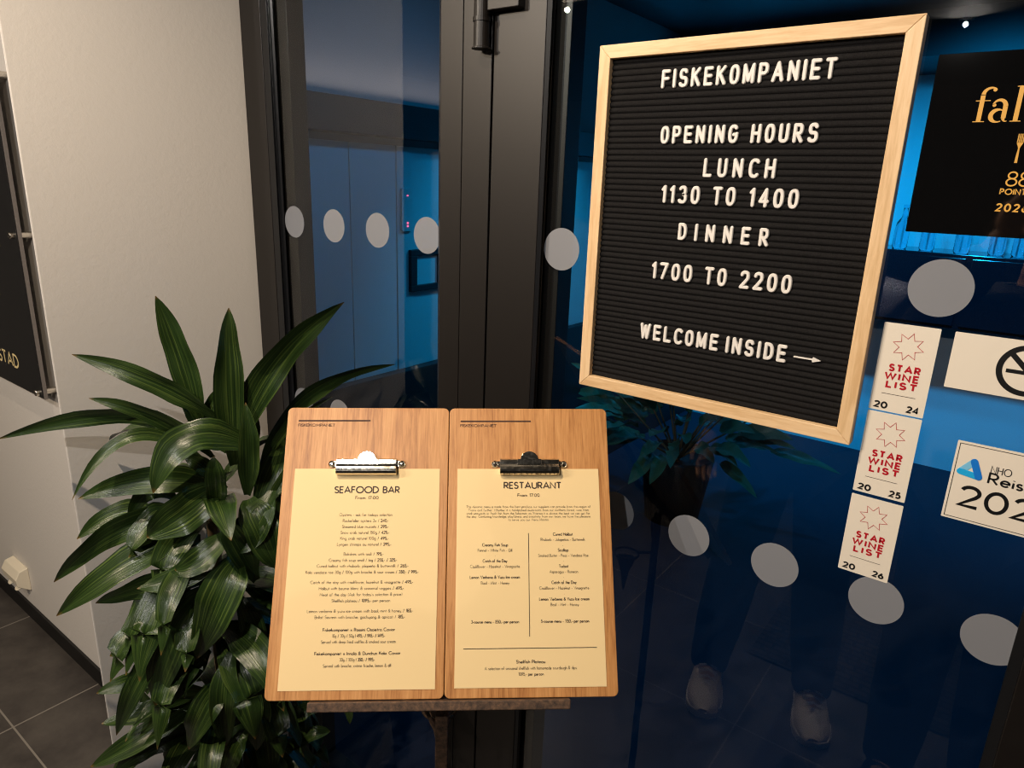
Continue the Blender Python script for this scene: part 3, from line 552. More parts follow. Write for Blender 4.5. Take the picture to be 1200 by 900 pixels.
# ================================================================= STICKERS ON THE GLASS
def at(x0, z1, name, y=-.0002):
    return empty(name, (x0, y, z1))
def star(m, cx, cz, r1, r2, hw, y):
    pts = []
    for i in range(16):
        a = math.radians(78+22.5*i); r = r1 if i % 2 == 0 else r2
        pts.append((cx+r*math.cos(a), cz+r*math.sin(a)))
    m.strip(pts+[pts[0]], hw, y)
for i, (zt, yr, lab) in enumerate([(1.5515, '24', 'white vinyl wine list sticker for 2024, topmost of three beside the letter board'), (1.438, '25', 'white vinyl wine list sticker for 2025, middle of the three'),
                              (1.3218, '26', 'white vinyl wine list sticker for 2026, lowest of the three')]):
    t = at(.4190, zt, 'wine_list_sticker'); tag(t, lab, 'sticker', 'wine list stickers')
    MB().prism(rrect(0, .0608, -.1115, 0, .0012), -.0006, 0).build('backing', m_sticker, t)
    a = MB(); star(a, .0303, -.0267, .0172, .0098, .00032, -.0009); a.build('star_outline', m_red, t)
    a = MB(); a.strip([(.0115, -.0885), (.0487, -.0885)], .00028, -.0009); a.build('rule', m_brown, t)
    a = MB()
    for s_, z_, x0_, x1_ in (('STAR', -.0585, .0150, .0477), ('WINE', -.0690, .0118, .0480), ('LIST', -.0797, .0152, .0477)):
        put_text(a, s_, (x0_+x1_)/2, z_, .0074, x1_-x0_, .155, track=.42, y=-.0009)
    a.build('red_lettering', m_red, t)
    put_text(MB(), '20', .0128, -.1072, .0070, .0136, .15, track=.28, y=-.0009).build('year_digits', m_ink, t); put_text(MB(), yr, .0485, -.1072, .0070, .0118, .15, track=.28, y=-.0009).build('year_digits', m_ink, t)
# no smoking
t = at(.4940, 1.5510, 'no_smoking_sticker'); tag(t, 'white landscape no smoking sticker right of the 2024 wine sticker', 'sticker')
MB().prism(rrect(0, .150, -.0668, 0, .001), -.0006, 0).build('backing', m_sticker, t)
a = MB(); cx, cz = .075, -.0335; a.strip(arc(cx, cz, .0262, .0262, 0, 360, 48), .0030, -.0009)
d = .0262*.7071; a.strip([(cx-d, cz+d), (cx+d, cz-d)], .0028, -.00095)
a.strip([(cx-.0195, cz-.0025), (cx+.012, cz-.0025)], .0022, -.0009); a.strip([(cx+.0145, cz-.0025), (cx+.017, cz-.0025)], .0022, -.0009)
a.strip([(cx+.017, cz+.003), (cx+.0165, cz+.008), (cx+.011, cz+.010), (cx+.006, cz+.0125), (cx+.004, cz+.016)], .0013, -.0009)
a.build('no_smoking_symbol', m_ink, t)
# travel trade association sticker
t = at(.5205, 1.4230, 'membership_sticker'); tag(t, 'white membership sticker with blue triangle mark and 2026, under the no smoking sticker', 'sticker')
MB().prism(rrect(0, .150, -.1000, 0, .001), -.0006, 0).build('backing', m_sticker, t)
a = MB(); q = [(.003, -.003), (.147, -.003), (.147, -.097), (.003, -.097), (.003, -.003)]; a.strip(q, .00035, -.0009); a.build('border_line', m_ink, t)
def rnd_tri(cx, cz, r, rot, hw, part):
    P = [(cx+r*math.cos(math.radians(rot+120*i)), cz+r*math.sin(math.radians(rot+120*i))) for i in range(3)]
    return P
P = rnd_tri(.0193, -.0335, .0110, 82, .004, 0)
for i, mm in enumerate((m_lblue, m_mblue, m_dblue)):
    A_, B_ = P[i], P[(i+1) % 3]
    MB().strip([A_, (A_[0]*.5+B_[0]*.5, A_[1]*.5+B_[1]*.5), B_], .0038, -.0008-.0002*i, .0001, cap=True).build('logo_stroke', mm, t)
a = MB(); put_text(a, 'NHO', .0385, -.0313, .0085, .0195, .055, align='l', track=.24, y=-.0009); put_text(a, 'Reiseliv', .0383, -.0445, .0125, .062, .085, align='l', track=.22, y=-.0009)
put_text(a, '2026', .0150, -.0795, .0245, .098, .085, align='l', track=.22, y=-.0009); a.build('lettering', m_ink, t)
# award plate
t = at(.4225, 1.851, 'award_plate'); tag(t, 'glossy black award plate with gold lettering above the frosted dot, at the right edge', 'sign')
PW = .186; MB().prism(rrect(0, PW, -.1905, 0, .001), -.0022, -.0002).build('plate', m_blackacr, t, bevel=.0004)
g_ = MB()
def ser(strokes, x, z, k):
    for i, (pts, hws) in enumerate(strokes):
        g_.strip([(x+p[0]*k, z+p[1]*k) for p in pts], [h*k for h in hws] if isinstance(hws, (list, tuple)) else hws*k, -.0026-i*.00002)
def dot(cx, cz, r, x, z, k): ser([([(cx-r, cz), (cx-r*.6, cz), (cx, cz), (cx+r*.6, cz), (cx+r, cz)], [.01, r*.8, r, r*.8, .01])], x, z, k)
TH, HA = .062, .012
F_ = [([(.2, 0), (.2, .78)], TH), (arc(.40, .80, .20, .19, 180, 55, 10), [TH*.95-.0042*i for i in range(11)]), ([(.03, .62), (.42, .62)], HA), ([(.05, .006), (.36, .006)], HA)]
A_ = [(arc(.23, .44, .17, .19, 160, 0, 10), [.02+.0045*i for i in range(11)]), ([(.40, .44), (.40, .10)], TH), (arc(.47, .10, .07, .095, 180, 300, 6), [.05, .04, .03, .022, .016, .012, .01]), (arc(.25, .17, .19, .18, 60, 300, 16), [.014, .02, .03, .042, .052, .058, .06, .06, .06, .06, .058, .05, .04, .03, .022, .016, .014])]
L_ = [([(.14, 0), (.14, 1.02)], TH), ([(.0, .006), (.28, .006)], HA), ([(.02, 1.0), (.14, 1.015)], HA)]
S_ = [(arc(.2, .47, .15, .16, 35, 230, 10)[:-1]+arc(.2, .17, .17, .16, 70, -150, 12), [.012, .016, .022, .03, .036, .04, .045, .05, .058, .06]+[.06, .06, .058, .05, .044, .036, .03, .025, .02, .016, .014, .012, .012])]
T_ = [([(.16, .82), (.16, .14)], TH), ([(.02, .62), (.34, .62)], HA), (arc(.24, .13, .08, .12, 180, 310, 7), [.055, .045, .035, .028, .02, .016, .013, .012])]
k = .0345; x = .0425; z = -.0705
for gl_, adv in ((F_, .44), (A_, .58), (L_, .33), (S_, .44), (T_, .38), (A_, .58), (F_, .40), (F_, .46)):
    ser(gl_, x, z, k)
    if gl_ is F_: dot(.485, .93, .055, x, z, k)
    if gl_ is A_: dot(.105, .48, .05, x, z, k)
    x += adv*k
# fork and knife
fx, fz = .0915, -.1125
g_.strip([(fx, fz), (fx, fz+.008), (fx, fz+.0145), (fx, fz+.0165), (fx, fz+.0195), (fx, fz+.021)], [.0013, .0011, .0007, .0012, .0026, .0028], -.0026)
for q in (-.0024, -.0008, .0008, .0024): g_.strip([(fx+q, fz+.0205), (fx+q, fz+.0295)], .0005, -.0026)
g_.strip([(fx+.012, fz), (fx+.012, fz+.010), (fx+.012, fz+.0125), (fx+.012, fz+.016), (fx+.012, fz+.026), (fx+.0113, fz+.0295)], [.0013, .0009, .0008, .0019, .0019, .0005], -.0026)
put_text(g_, '88', .0975, -.1360, .0142, .0205, .055, track=.14, y=-.0026)
put_text(g_, 'POINTS', .0975, -.1449, .0054, .0275, .11, track=.3, y=-.0026)
put_text(g_, '2026', .0975, -.1625, .0072, .0280, .12, track=.42, y=-.0026)
g_.build('gold_lettering', m_gold, t)
# frosted dots
def frost(x, z, lab, r=.0335):
    o = MB().prism([(r*math.cos(2*PI*i/56), r*math.sin(2*PI*i/56)) for i in range(56)], -.0005, 0).build('frosted_dot', m_dot, loc=(x, -.0001, z))
    tag(o, lab, 'frosted dot', 'frosted dots on the glass')
for x, z, lab in [(-.7532, 1.5985, 'grey frosted dot on the side window, leftmost of the upper four'), (-.6210, 1.5985, 'grey frosted dot on the side window, second of the upper four'),
    (-.4893, 1.5985, 'grey frosted dot on the side window, third of the upper four'), (-.3560, 1.5985, 'grey frosted dot on the side window touching the dark frame'),
    (-.0585, 1.5985, 'grey frosted dot on the door just left of the letter board'), (.4696, 1.5985, 'large frosted dot on the door between black award plate and 2024 sticker'),
    (-.7532, 1.186, 'frosted dot low on the side window, left of the two above the menu board'), (-.6235, 1.186, 'frosted dot low on the side window, right of the two above the menu board'),
    (.0770, 1.1815, 'frosted dot half hidden by the restaurant menu board'), (.2057, 1.1815, 'frosted dot on the door, second right of the menu board'),
    (.3374, 1.1815, 'frosted dot on the door over the dark trousers reflection'), (.4710, 1.1805, 'frosted dot partly under the 2026 wine sticker'),
    (.6015, 1.1815, 'frosted dot low on the door at the right frame')]: frost(x, z, lab)

# ================================================================= LEFT WALL: SIGN AND SOCKET
t = empty('wall_sign', (-1.69, -.18, 1.04)); tag(t, 'black information sign on silver standoffs at the left edge', 'sign')
SW, SH = .62, .895
MB().box((-SW, -.0450, 0), (-.0, -.0420, SH)).build('face_panel', m_signblack, t, bevel=.0006)
MB().box((-SW, -.0418, -.004), (.006, -.0330, SH+.004)).build('acrylic_backing', m_signedge, t, bevel=.0008)
for sx_ in (-.022, -SW+.022):
    for sz_ in (.014, .468, SH-.014):
        c = Matrix.Translation((sx_, 0, sz_)) @ Matrix.Rotation(PI/2, 4, 'X')
        MB().lathe([(.009, .0), (.009, .033)], 20, c).lathe([(.0095, .0452), (.0095, .054), (.0085, .056)], 20, c).build('standoff', m_steel, t, bevel=.0005)
a = MB()
def stad(text, x0, x1, z, h):
    lay, wd = layout(text, GEO, .22); k = (x1-x0)/wd
    for ch, cx_, sts, bo in lay:
        for s_ in sts: a.strip([(x0+(cx_+p[0])*k, z+p[1]*h) for p in s_], .0034, -.0454)
stad('STAD', -.312, -.152, .062, .038); a.build('logo_lettering', m_cream_ink, t)
for z_, x_ in ((.615, -.062), (.438, -.136), (.289, -.206)): MB().strip([(x_-.05, z_), (x_, z_)], .010, -.0454).build('text_line_end', m_cream_ink, t)
t = empty('wall_socket', (-2.335, -.18, .135)); tag(t, 'white double wall socket low on the left wall', 'socket')
MB().prism([(0, -.0), (-.006, 0), (-.042, .030), (-.046, .060), (-.030, .088), (0, .094)], -.072, .072, 'x').build('housing', m_socket, t, bevel=.003, seg=3)
for s in (-1, 1):
    MX = Matrix.Translation((s*.034, -.0245, .0145)) @ Matrix.Rotation(math.radians(-50.2), 4, 'X') @ Matrix.Rotation(PI/2, 4, 'X')
    o = MB().lathe([(.0205, 0), (.0205, .0022), (.018, .0026), (.0175, .0010)], 28, MX).build('outlet', m_socket, t)
    mh = MB()
    for q in (-1, 1): mh.lathe([(.0030, .0008), (.0030, .0018)], 12, MX @ Matrix.Translation((q*.0095, 0, 0)))
    mh.build('pin_hole', m_hole, o)

# ================================================================= PLANT
PA = Vector((-.62, -.32, 0)); CAMV = Vector((CX, CY, CZ))
pl_ = empty('dracaena_plant', PA); tag(pl_, 'tall green dracaena plant with long glossy leaves in front of the white pillar', 'potted plant')
MB().lathe([(.11, .002), (.125, .0), (.15, .30), (.158, .32), (.15, .325), (.14, .30), (.01, .295)], 40).build('pot', m_pot, pl_, True)
MB().lathe([(.139, .298), (.139, .305), (.08, .315), (.004, .312)], 32).build('soil', m_soil, pl_, True)
def add_leaf(mb, b, m, t, wd, roll, face=None, ph=0.0):
    b, m, t = Vector(b)-PA, Vector(m)-PA, Vector(t)-PA
    c = m*2-(b+t)*.5; NS = 18; V = (-1, -.6, -.22, 0, .22, .6, 1); n0 = len(mb.v)
    if mb.uv is None: mb.uv = []
    vs = []; fs = []
    for i in range(NS+1):
        s = i/NS; p = b*(1-s)**2+c*2*s*(1-s)+t*s*s; tg = ((c-b)*(1-s)+(t-c)*s).normalized()
        fv = (CAMV-PA-p).normalized() if face is None else face
        sd_ = tg.cross(fv); sd_ = sd_.normalized() if sd_.length > 1e-4 else Vector((1, 0, 0))
        sd_ = Matrix.Rotation(math.radians(roll+16*math.sin(ph*3+s*4.5)), 3, tg) @ sd_; nn = sd_.cross(tg)
        if s < .42: pr = .30+.70*math.sin(PI/2*(s/.42))**1.2
        else: pr = max(0.012, (1-((s-.42)/.58)**2.3))**.85
        hw = wd*.5*pr
        for v in V:
            lift = hw*(.30*abs(v)**1.3)+math.sin(s*17+ph+v*1.3)*.10*wd*abs(v)*(1 if v > 0 else .7)*min(1, pr)
            vs.append(p+sd_*(hw*v)+nn*lift); mb.uv.append((s, v*.5+.5+ph))
    k = len(V)
    for i in range(NS):
        for j in range(k-1): fs.append((i*k+j, i*k+j+1, (i+1)*k+j+1, (i+1)*k+j))
    mb.add(vs, fs)
rng = random.Random(11)
groups = [MB() for _ in range(4)]
for i, (b, m, t, wd, ro) in enumerate(LEAVES):
    g = 0 if b[2] > 1.18 else (1 if b[2] > 1.0 else (2 if b[2] > .88 else 3))
    add_leaf(groups[g], b, m, t, wd, ro, None, rng.random()*6)
def ok(p):
    if p.x < -.865 and p.y > -.47: return False
    if p.y > -.03: return False
    q = MM.inverted() @ p
    if -.04 < q.x < .48 and -.40 < q.z < .13 and q.y < .05: return False
    return True
stems = [(-.62, -.32, 1.16), (-.585, -.35, .98), (-.65, -.30, .86), (-.60, -.29, .70)]
made = 0; tries = 0
while made < 78 and tries < 4000:
    tries += 1
    sx_, sy_, sz_ = stems[made % 4]
    z = sz_-rng.random()*.34; az = rng.random()*2*PI; el = rng.uniform(-.55, .35) if z < 1.0 else rng.uniform(-.2, .9)
    ln = rng.uniform(.15, .27); d = Vector((math.cos(az), math.sin(az), 0))
    b = Vector((sx_, sy_, z))+d*.012; m = b+(d*math.cos(el)+Vector((0, 0, math.sin(el))))*ln*.52; t = m+(d*math.cos(el-.9)+Vector((0, 0, math.sin(el-.9))))*ln*.5
    # keep the fill inside the dense middle of the plant
    if (t-CAMV).dot(r_) / max(.1, (t-CAMV).dot(f_)) < -.60+(.0 if t.z > .85 else -.02): continue
    if t.z > 1.25 or not (ok(m) and ok(t) and ok(b.lerp(m, .5)) and ok(m.lerp(t, .5))): continue
    up = Vector((0, 0, 1)).lerp(-d, .35)
    add_leaf(groups[min(3, made % 4)], b, m, t, rng.uniform(.042, .066), rng.uniform(-25, 25), up.normalized(), rng.random()*6); made += 1
for g, nme in zip(groups, ('crown', 'foliage', 'foliage', 'foliage')): g.build(nme, m_leaf, pl_, True)
for (sx_, sy_, sz_) in stems:
    x, y = sx_-PA.x, sy_-PA.y
    MB().tube([(x*.6, y*.6, .29), (x*.8, y*.8, .5), (x, y, sz_-.1), (x, y, sz_)], [.013, .012, .011, .006], 10).build('stem', m_stem, pl_, True)

# ================================================================= BEHIND THE GLASS
def ipt(o): return o
t = empty('picture_frame', (-1.482, 1.16, 1.335)); tag(t, 'small dark square frame on the blue wall seen through the side window', 'picture frame')
MB().box((0, -.10, -.085), (.02, .10, -.06)).box((0, -.10, .06), (.02, .10, .085)).box((0, -.10, -.06), (.02, -.065, .06)).box((0, .065, -.06), (.02, .10, .06)).build('border', m_beam, t, bevel=.002)
MB().box((0, -.065, -.06), (.006, .065, .06)).build('panel', m_panel, t)
m_led = mat('red_indicator', (.9, .05, .15, 1), .4); b_ = m_led.node_tree.nodes['Principled BSDF']; b_.inputs['Emission Color'].default_value = (1, .12, .25, 1); b_.inputs['Emission Strength'].default_value = 2.5
t = empty('access_panel', (-1.478, 1.045, 1.57)); tag(t, 'slim control panel with small red indicator lights on the inner wall', 'control panel')
MB().prism(rrect(-.03, .03, -.075, .09, .008), 0, .012, 'x').build('panel_body', m_panel, t, bevel=.001)
for z_, h_z in ((.062, .004), (-.043, .006), (-.055, .006)): MB().box((.0118, -.004, z_-h_z/2), (.0135, .004, z_+h_z/2)).build('indicator_light', m_led, t)
# console; the bottles on it are made up to give cyan glints
m_glint = mat('glint_bottle_glass', (.55, .88, 1.0, 1), .03, 0, .5, Transmission_Weight=1.0); m_cons = mat('dark_console', hexc(26, 26, 34), .12)
t = empty('wall_console', (.9, 3.88, .98)); tag(t, 'dark wall-hung console cabinet on the blue wall behind the door', 'cabinet')
MB().box((-1.5, -.2, 0), (1.9, .215, .42)).build('cabinet_body', m_cons, t, bevel=.004)
for i in range(4): MB().box((-1.48+.85*i, -.215, .02), (-.66+.85*i, -.201, .40)).build('door', m_cons, t, bevel=.003)
bx = [-.42, -.28, -.1, .06, .17, .33, .5, .62, .8, 1.0, 1.2, 1.45]
for i, x in enumerate(bx):
    k = rng.uniform(.8, 1.2)
    o = MB().lathe([(.035, 0), (.04, .01), (.04, .11*k), (.035, .14*k), (.014, .17*k), (.013, .22*k), (.016, .222*k), (.016, .235*k), (.002, .236*k)], 20).build('glint_bottle', m_glint, smooth=True, loc=(.30+x, 3.80+rng.uniform(-.06, .06), 1.4002))
    tag(o, 'made-up glass bottle giving cyan glints on the dark console behind the door', 'bottle', 'made-up bottles for cyan glints')
# floor plant inside
m_inleaf = mat('inner_plant_leaf', hexc(50, 100, 76), .4)
t = empty('leafy_floor_plant', (-.75, 2.3, 0)); tag(t, 'leafy plant in the blue room, glimpsed left of the letter board', 'potted plant')
MB().lathe([(.14, .0), (.19, .36), (.18, .37), (.165, .34), (.01, .33)], 32).build('pot', m_pot, t, True)
fm = MB()
for i in range(120):
    az = rng.random()*2*PI; el = rng.uniform(.1, 1.35); ln = rng.uniform(.35, .75); d = Vector((math.cos(az)*math.cos(el), math.sin(az)*math.cos(el), math.sin(el)))
    b = Vector((-.75, 2.3, .36)); q = b+d*ln; m = b+d*ln*.55+Vector((0, 0, .05)); t2 = q+Vector((0, 0, -.08))
    a_ = m.lerp(t2, .2)
    add_leaf(fm, Vector(a_), a_.lerp(t2, .5)+Vector((0, 0, .03)), t2+d*.08, rng.uniform(.05, .09), rng.uniform(-20, 20), Vector((0, -.5, .85)).normalized())
for i, v in enumerate(fm.v): fm.v[i] = (v[0]+PA.x+.75, v[1]+PA.y-2.3, v[2])
fm.build('foliage', m_inleaf, t, True)
tr_ = MB()
for i in range(14):
    az = i*2*PI/14; el = rng.uniform(.3, 1.3); d = Vector((math.cos(az)*math.cos(el), math.sin(az)*math.cos(el), math.sin(el)))
    tr_.tube([(0, 0, .33), tuple(Vector((0, 0, .36))+d*.25), tuple(Vector((0, 0, .4))+d*.5)], [.006, .005, .003], 6)
tr_.build('stems', m_stem, t, True)

# ================================================================= PEOPLE MIRRORED IN THE GLASS
m_skin = mat('skin', hexc(196, 150, 124), .5); m_hair = mat('brown_hair', hexc(52, 38, 28), .6); m_eye = mat('eye_white', hexc(235, 232, 226), .2)
m_coat = mat('slate_rain_jacket', hexc(150, 156, 182), .35); m_trou = mat('dark_trousers', hexc(22, 24, 32), .8)
m_coat2 = mat('black_coat', hexc(20, 20, 23), .8); m_shoe = mat('pale_sneaker_leather', hexc(208, 196, 184), .5); m_sole = mat('sneaker_sole', hexc(222, 214, 204), .6)
m_tongue = mat('shoe_tongue', hexc(120, 108, 104), .7); m_lace = mat('shoe_lace', hexc(226, 222, 216), .8); m_shoe2 = mat('black_shoe', hexc(22, 21, 21), .5); m_phone = mat('black_phone', hexc(14, 14, 16), .15)
def skin(name, nodes, edges, m, parent, root=0, sub=2):
    me = bpy.data.meshes.new(name); keys = list(nodes); idx = {k: i for i, k in enumerate(keys)}
    me.from_pydata([nodes[k][0] for k in keys], [(idx[a], idx[b]) for a, b in edges], []); me.update()
    o = bpy.data.objects.new(name, me); COL.objects.link(o); me.materials.append(m); o.parent = parent
    o.modifiers.new('skin', 'SKIN').use_smooth_shade = True
    if not me.skin_vertices: return o
    for i, k in enumerate(keys):
        r = nodes[k][1]; me.skin_vertices[0].data[i].radius = r if isinstance(r, tuple) else (r, r)
        me.skin_vertices[0].data[i].use_root = (i == root)
    s = o.modifiers.new('sub', 'SUBSURF'); s.levels = sub; s.render_levels = sub
    return o
def person(label, base_, yaw, feet, arms, hemz, coat, shoe, sole, H=1.75, coat_r=1.0, hair_len=.0, leg_r=1.0):
    root = empty('person', base_); tag(root, label, 'person')
    R = Matrix.Rotation(yaw, 3, 'Z'); B = Vector(base_)
    def V(x, y, z): return tuple(R @ Vector((x, y, z)))     # x right, y forward
    nd = {'pel': (V(0, 0, .95), (.13, .105)), 'waist': (V(0, .0, 1.10), (.12, .10)), 'chest': (V(0, .0, 1.28), (.15, .11)), 'up': (V(0, -.01, 1.42), (.11, .085)),
          'neck': (V(0, 0, 1.50), .055), 'jaw': (V(0, .02, 1.57), .062), 'head': (V(0, .01, 1.645), .088), 'crown': (V(0, 0, 1.70), .072),
          'nose': (V(0, .105, 1.615), .014), 'nb': (V(0, .088, 1.635), .014), 'chin': (V(0, .065, 1.545), .028)}
    ed = [('pel', 'waist'), ('waist', 'chest'), ('chest', 'up'), ('up', 'neck'), ('neck', 'jaw'), ('jaw', 'head'), ('head', 'crown'), ('head', 'nb'), ('nb', 'nose'), ('jaw', 'chin')]
    for s, nm in ((-1, 'l'), (1, 'r')):
        nd['ear'+nm] = (V(s*.093, 0, 1.625), (.012, .02)); ed.append(('head', 'ear'+nm))
        fp, fd = feet[nm]; fp = Vector(fp)-B; fd = Vector(fd).normalized()
        hip = Vector(V(s*.09, 0, .90)); ank = Vector((fp.x, fp.y, .09)); kn = hip.lerp(ank, .5)+Vector(V(0, .03, 0))
        nd['hip'+nm] = (tuple(hip), .095); nd['kn'+nm] = (tuple(kn), .06); nd['an'+nm] = (tuple(ank), .04); nd['ft'+nm] = (tuple(ank+fd*.12+Vector((0, 0, -.05))), .035)
        ed += [('pel', 'hip'+nm), ('hip'+nm, 'kn'+nm), ('kn'+nm, 'an'+nm), ('an'+nm, 'ft'+nm)]
        el, wr, palm_d, curl = arms[nm]; sh = Vector(V(s*.175, -.01, 1.41)); el = Vector(el)-B; wr = Vector(wr)-B
        nd['sh'+nm] = (tuple(sh), .058); nd['el'+nm] = (tuple(el), .042); nd['wr'+nm] = (tuple(wr), .026)
        pd = Vector(palm_d).normalized(); cu = Vector(curl).normalized(); sid = pd.cross(cu).normalized()*(1 if nm == 'l' else -1)
        nd['pa'+nm] = (tuple(wr+pd*.05), (.036, .016)); ed += [('up', 'sh'+nm), ('sh'+nm, 'el'+nm), ('el'+nm, 'wr'+nm), ('wr'+nm, 'pa'+nm)]
        for f_i, (off, ln) in enumerate(((-.028, .066), (-.009, .078), (.010, .073), (.028, .056))):
            p0 = wr+pd*.085+sid*off; p1 = p0+(pd+cu*.5).normalized()*ln*.5; p2 = p1+(pd*.4+cu).normalized()*ln*.5
            for q, (pp, rr) in enumerate(((p0, .0095), (p1, .0085), (p2, .0070))): nd['f%d%d%s' % (f_i, q, nm)] = (tuple(pp), rr)
            ed += [('pa'+nm, 'f%d0%s' % (f_i, nm)), ('f%d0%s' % (f_i, nm), 'f%d1%s' % (f_i, nm)), ('f%d1%s' % (f_i, nm), 'f%d2%s' % (f_i, nm))]
        p0 = wr+pd*.03-sid*.034; p1 = p0+(pd*.7-sid*.6+cu*.3).normalized()*.035; p2 = p1+(pd+cu*.5).normalized()*.028
        for q, (pp, rr) in enumerate(((p0, .012), (p1, .010), (p2, .008))): nd['t%d%s' % (q, nm)] = (tuple(pp), rr)
        ed += [('wr'+nm, 't0'+nm), ('t0'+nm, 't1'+nm), ('t1'+nm, 't2'+nm)]
    skin('body', nd, ed, m_skin, root)
    c = coat_r
    jn = {'pel': (V(0, 0, hemz+.02), (.19*c, .15*c)), 'hipj': (V(0, 0, .98), (.175*c, .145*c)), 'waist': (V(0, 0, 1.12), (.165*c, .14*c)), 'chest': (V(0, 0, 1.29), (.18*c, .145*c)), 'up': (V(0, -.01, 1.42), (.13*c, .105*c)), 'col': (V(0, -.005, 1.495), .07)}
    je = [('pel', 'hipj'), ('hipj', 'waist'), ('waist', 'chest'), ('chest', 'up'), ('up', 'col')]
    for nm in 'lr':
        wrv = Vector(nd['wr'+nm][0]); elv = Vector(nd['el'+nm][0])
        jn['sh'+nm] = (nd['sh'+nm][0], .078*c); jn['el'+nm] = (nd['el'+nm][0], .06*c); jn['wr'+nm] = (tuple(elv.lerp(wrv, .93)), .042*c); je += [('up', 'sh'+nm), ('sh'+nm, 'el'+nm), ('el'+nm, 'wr'+nm)]
    skin('jacket', jn, je, coat, root)
    tn = {'pel': (V(0, 0, .97), (.15, .125))}; te = []
    for nm in 'lr':
        an = Vector(nd['an'+nm][0]); kn = Vector(nd['kn'+nm][0])
        tn['hip'+nm] = (nd['hip'+nm][0], .108*leg_r); tn['kn'+nm] = (nd['kn'+nm][0], .085*leg_r); tn['sn'+nm] = (tuple(kn.lerp(an, .6)), .080*leg_r); tn['an'+nm] = (tuple(an+Vector((0, 0, .0))), .066*leg_r)
        fdv = Vector(feet[nm][1]).normalized(); tn['cu'+nm] = (tuple(an+fdv*.022+Vector((0, 0, -.055))), .066*leg_r)
        te += [('pel', 'hip'+nm), ('hip'+nm, 'kn'+nm), ('kn'+nm, 'sn'+nm), ('sn'+nm, 'an'+nm), ('an'+nm, 'cu'+nm)]
    skin('trousers', tn, te, m_trou, root)
    hr = MB().ellipsoid((0, 0, 0), (.105, .118, .100)); hr.v = [v for v in hr.v]
    hr.v = [(x, y-.018, z if z > -.02-(.07+hair_len)*(y < .02) else max(z, -.02-(.07+hair_len)*(y < .02))) for x, y, z in hr.v]
    hr.build('hair', m_hair, root, True).matrix_local = Matrix.Translation(V(0, 0, 1.675)) @ R.to_4x4()
    for s in (-1, 1): MB().ellipsoid((0, 0, 0), (.013, .009, .009)).build('eye', m_eye, root, True, loc=V(s*.032, .088, 1.645))
    for nm in 'lr':
        fp, fd = feet[nm]; fd = Vector(fd).normalized(); a = math.atan2(fd.y, fd.x)
        MS = Matrix.Translation(Vector(fp)-B) @ Matrix.Rotation(a, 4, 'Z') @ Matrix.Diagonal((1.08, 1.14, 1.05, 1))
        sections = [(-.085, .026, .085), (-.07, .034, .105), (-.02, .038, .115), (.03, .041, .105), (.07, .046, .082), (.12, .050, .062), (.16, .048, .055), (.19, .036, .046), (.205, .015, .036)]
        vs = []; fs = []; NSG = 14
        for (x, hw, ht) in sections:
            for j in range(NSG):
                th = PI*j/(NSG-1); vs.append((x, hw*math.copysign(abs(math.cos(th))**.7, math.cos(th)), .022+(ht-.022)*max(0, math.sin(th))**.75))
        for i in range(len(sections)-1):
            for j in range(NSG-1): fs.append((i*NSG+j, (i+1)*NSG+j, (i+1)*NSG+j+1, i*NSG+j+1))
            fs.append((i*NSG+NSG-1, (i+1)*NSG+NSG-1, (i+1)*NSG, i*NSG))
        fs += [tuple(range(NSG-1, -1, -1)), tuple((len(sections)-1)*NSG+j for j in range(NSG))]
        so = MB().add(vs, fs, MS).build('shoe', shoe, root, True)
        pts = [(x, hw+.004) for x, hw, h in sections]; poly = pts+[(x, -y) for x, y in pts[::-1]]
        MB().prism(poly, .0, .026, 'z', MS).build('sole', sole, so, bevel=.004)
        MB().prism([(.03, -.017), (.10, -.014), (.112, 0), (.10, .014), (.03, .017)], .0, .004, 'z', MS @ Matrix.Translation((0, 0, .122)) @ Matrix.Rotation(math.radians(31), 4, 'Y')).build('tongue', m_tongue, so)
        lm = MB()
        for q in range(5):
            x = .035+.018*q; z = .106-.011*q
            lm.tube([(x, -.026, z-.008), (x+.006, 0, z+.003), (x+.012, .026, z-.008)], .0042, 6, MS); lm.tube([(x+.012, -.026, z-.008), (x+.006, 0, z+.004), (x, .026, z-.008)], .0042, 6, MS)
        for s in (-1, 1): lm.tube([(.036, 0, .112), (.03, s*.022, .122), (.045, s*.038, .112), (.05, s*.02, .104), (.038, 0, .108)], .0025, 6, MS)
        lm.build('laces', m_lace if shoe is m_shoe else m_shoe2, so, True)
    return root
fdir = (.30, .95, 0)
person('person in slate jacket, dark wide trousers and pale laced sneakers, reflected in the door', (.07, -1.255, 0), math.radians(-12),
       {'l': ((-.105, -1.20, 0), fdir), 'r': ((.222, -1.30, 0), fdir)},
       {'l': ((-.185, -1.27, 1.13), (-.20, -1.20, .90), (0, .15, -1), (.4, .6, 0)), 'r': ((.285, -1.37, 1.13), (.295, -1.33, .90), (0, .15, -1), (-.4, .6, 0))},
       .80, m_coat, m_shoe, m_sole, leg_r=1.08)
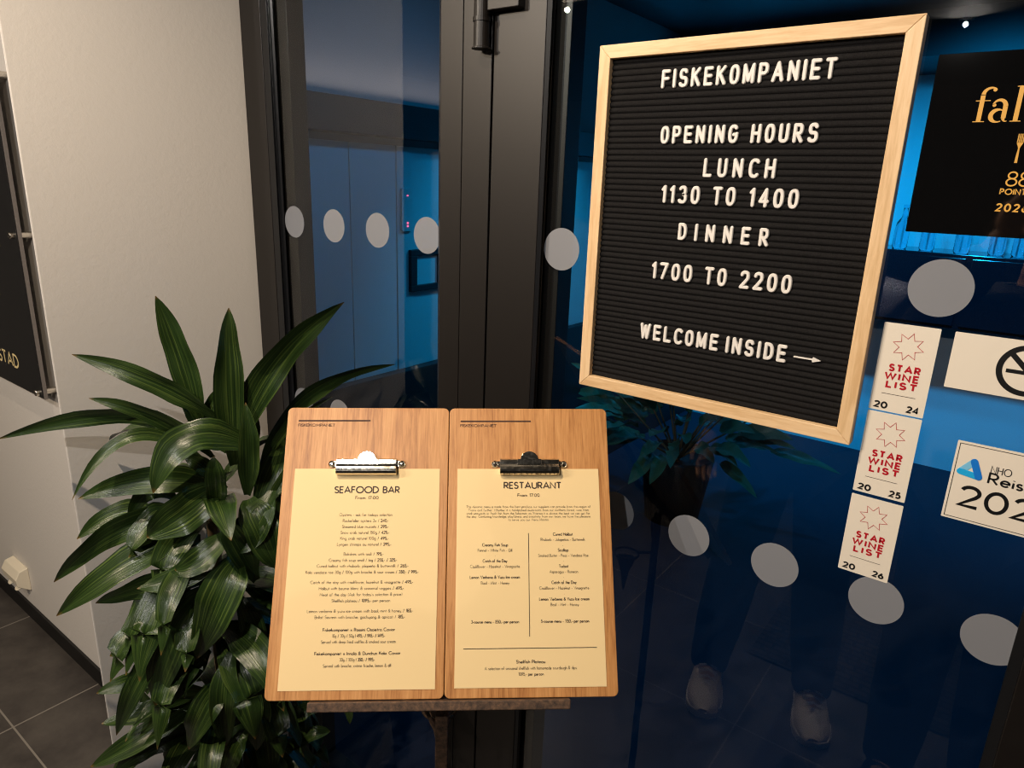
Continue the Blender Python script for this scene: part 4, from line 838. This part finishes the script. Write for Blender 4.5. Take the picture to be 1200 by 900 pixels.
person('person in black coat and trousers holding up a phone, reflected at right', (.60, -1.16, 0), math.radians(10),
       {'l': ((.49, -1.13, 0), (-.1, 1, 0)), 'r': ((.71, -1.11, 0), (.1, 1, 0))},
       {'l': ((.33, -1.10, 1.33), (.485, -1.02, 1.62), (.1, .25, 1), (.9, .1, .1)), 'r': ((.90, -1.05, 1.33), (.735, -.985, 1.60), (-.05, .2, 1), (-.9, .1, .1))},
       .70, m_coat2, m_shoe2, m_shoe2, leg_r=1.15, coat_r=1.2)
# woven mat behind the companion
m_mat = mat('woven_mat', hexc(58, 54, 50), .95); tc = N(m_mat, 'ShaderNodeTexCoord')
brk = N(m_mat, 'ShaderNodeTexBrick', offset=.5, offset_frequency=2); brk.inputs['Scale'].default_value = 1; brk.inputs['Brick Width'].default_value = .07; brk.inputs['Row Height'].default_value = .032
brk.inputs['Mortar Size'].default_value = .006; brk.inputs['Color1'].default_value = hexc(74, 70, 66); brk.inputs['Color2'].default_value = hexc(56, 53, 50); brk.inputs['Mortar'].default_value = hexc(22, 21, 20)
L(m_mat, tc.outputs['Object'], brk.inputs[0]); base(m_mat, brk.outputs['Color']); bump(m_mat, brk.outputs['Fac'], -.8, .004)
o = MB().prism(rrect(-.03, 1.07, -3.02, -1.425, .01), .0, .009, 'z').build('door_mat', m_mat, bevel=.003)
tag(o, 'dark woven door mat reflected in the glass behind the pale sneakers', 'door mat')
# phone behind the lens
MPH = Matrix((r_, f_, u_)).transposed().to_4x4(); MPH.translation = Vector((CX, CY, CZ))
t = empty('smartphone', M=MPH @ Matrix.Translation((.055, -.012, -.022))); tag(t, 'black smartphone held up by the person in the black coat', 'phone')
MB().prism(rrect(-.082, .082, -.038, .038, .009), -.0085, 0, 'y').build('phone_body', m_phone, t, bevel=.001)
MB().prism(rrect(-.068, -.040, .004, .034, .006), .0, .0018, 'y').build('lens_island', m_phone, t, bevel=.0006)
MB().prism(rrect(-.078, .078, -.034, .034, .006), -.0089, -.0086, 'y').build('screen', m_blackacr, t)
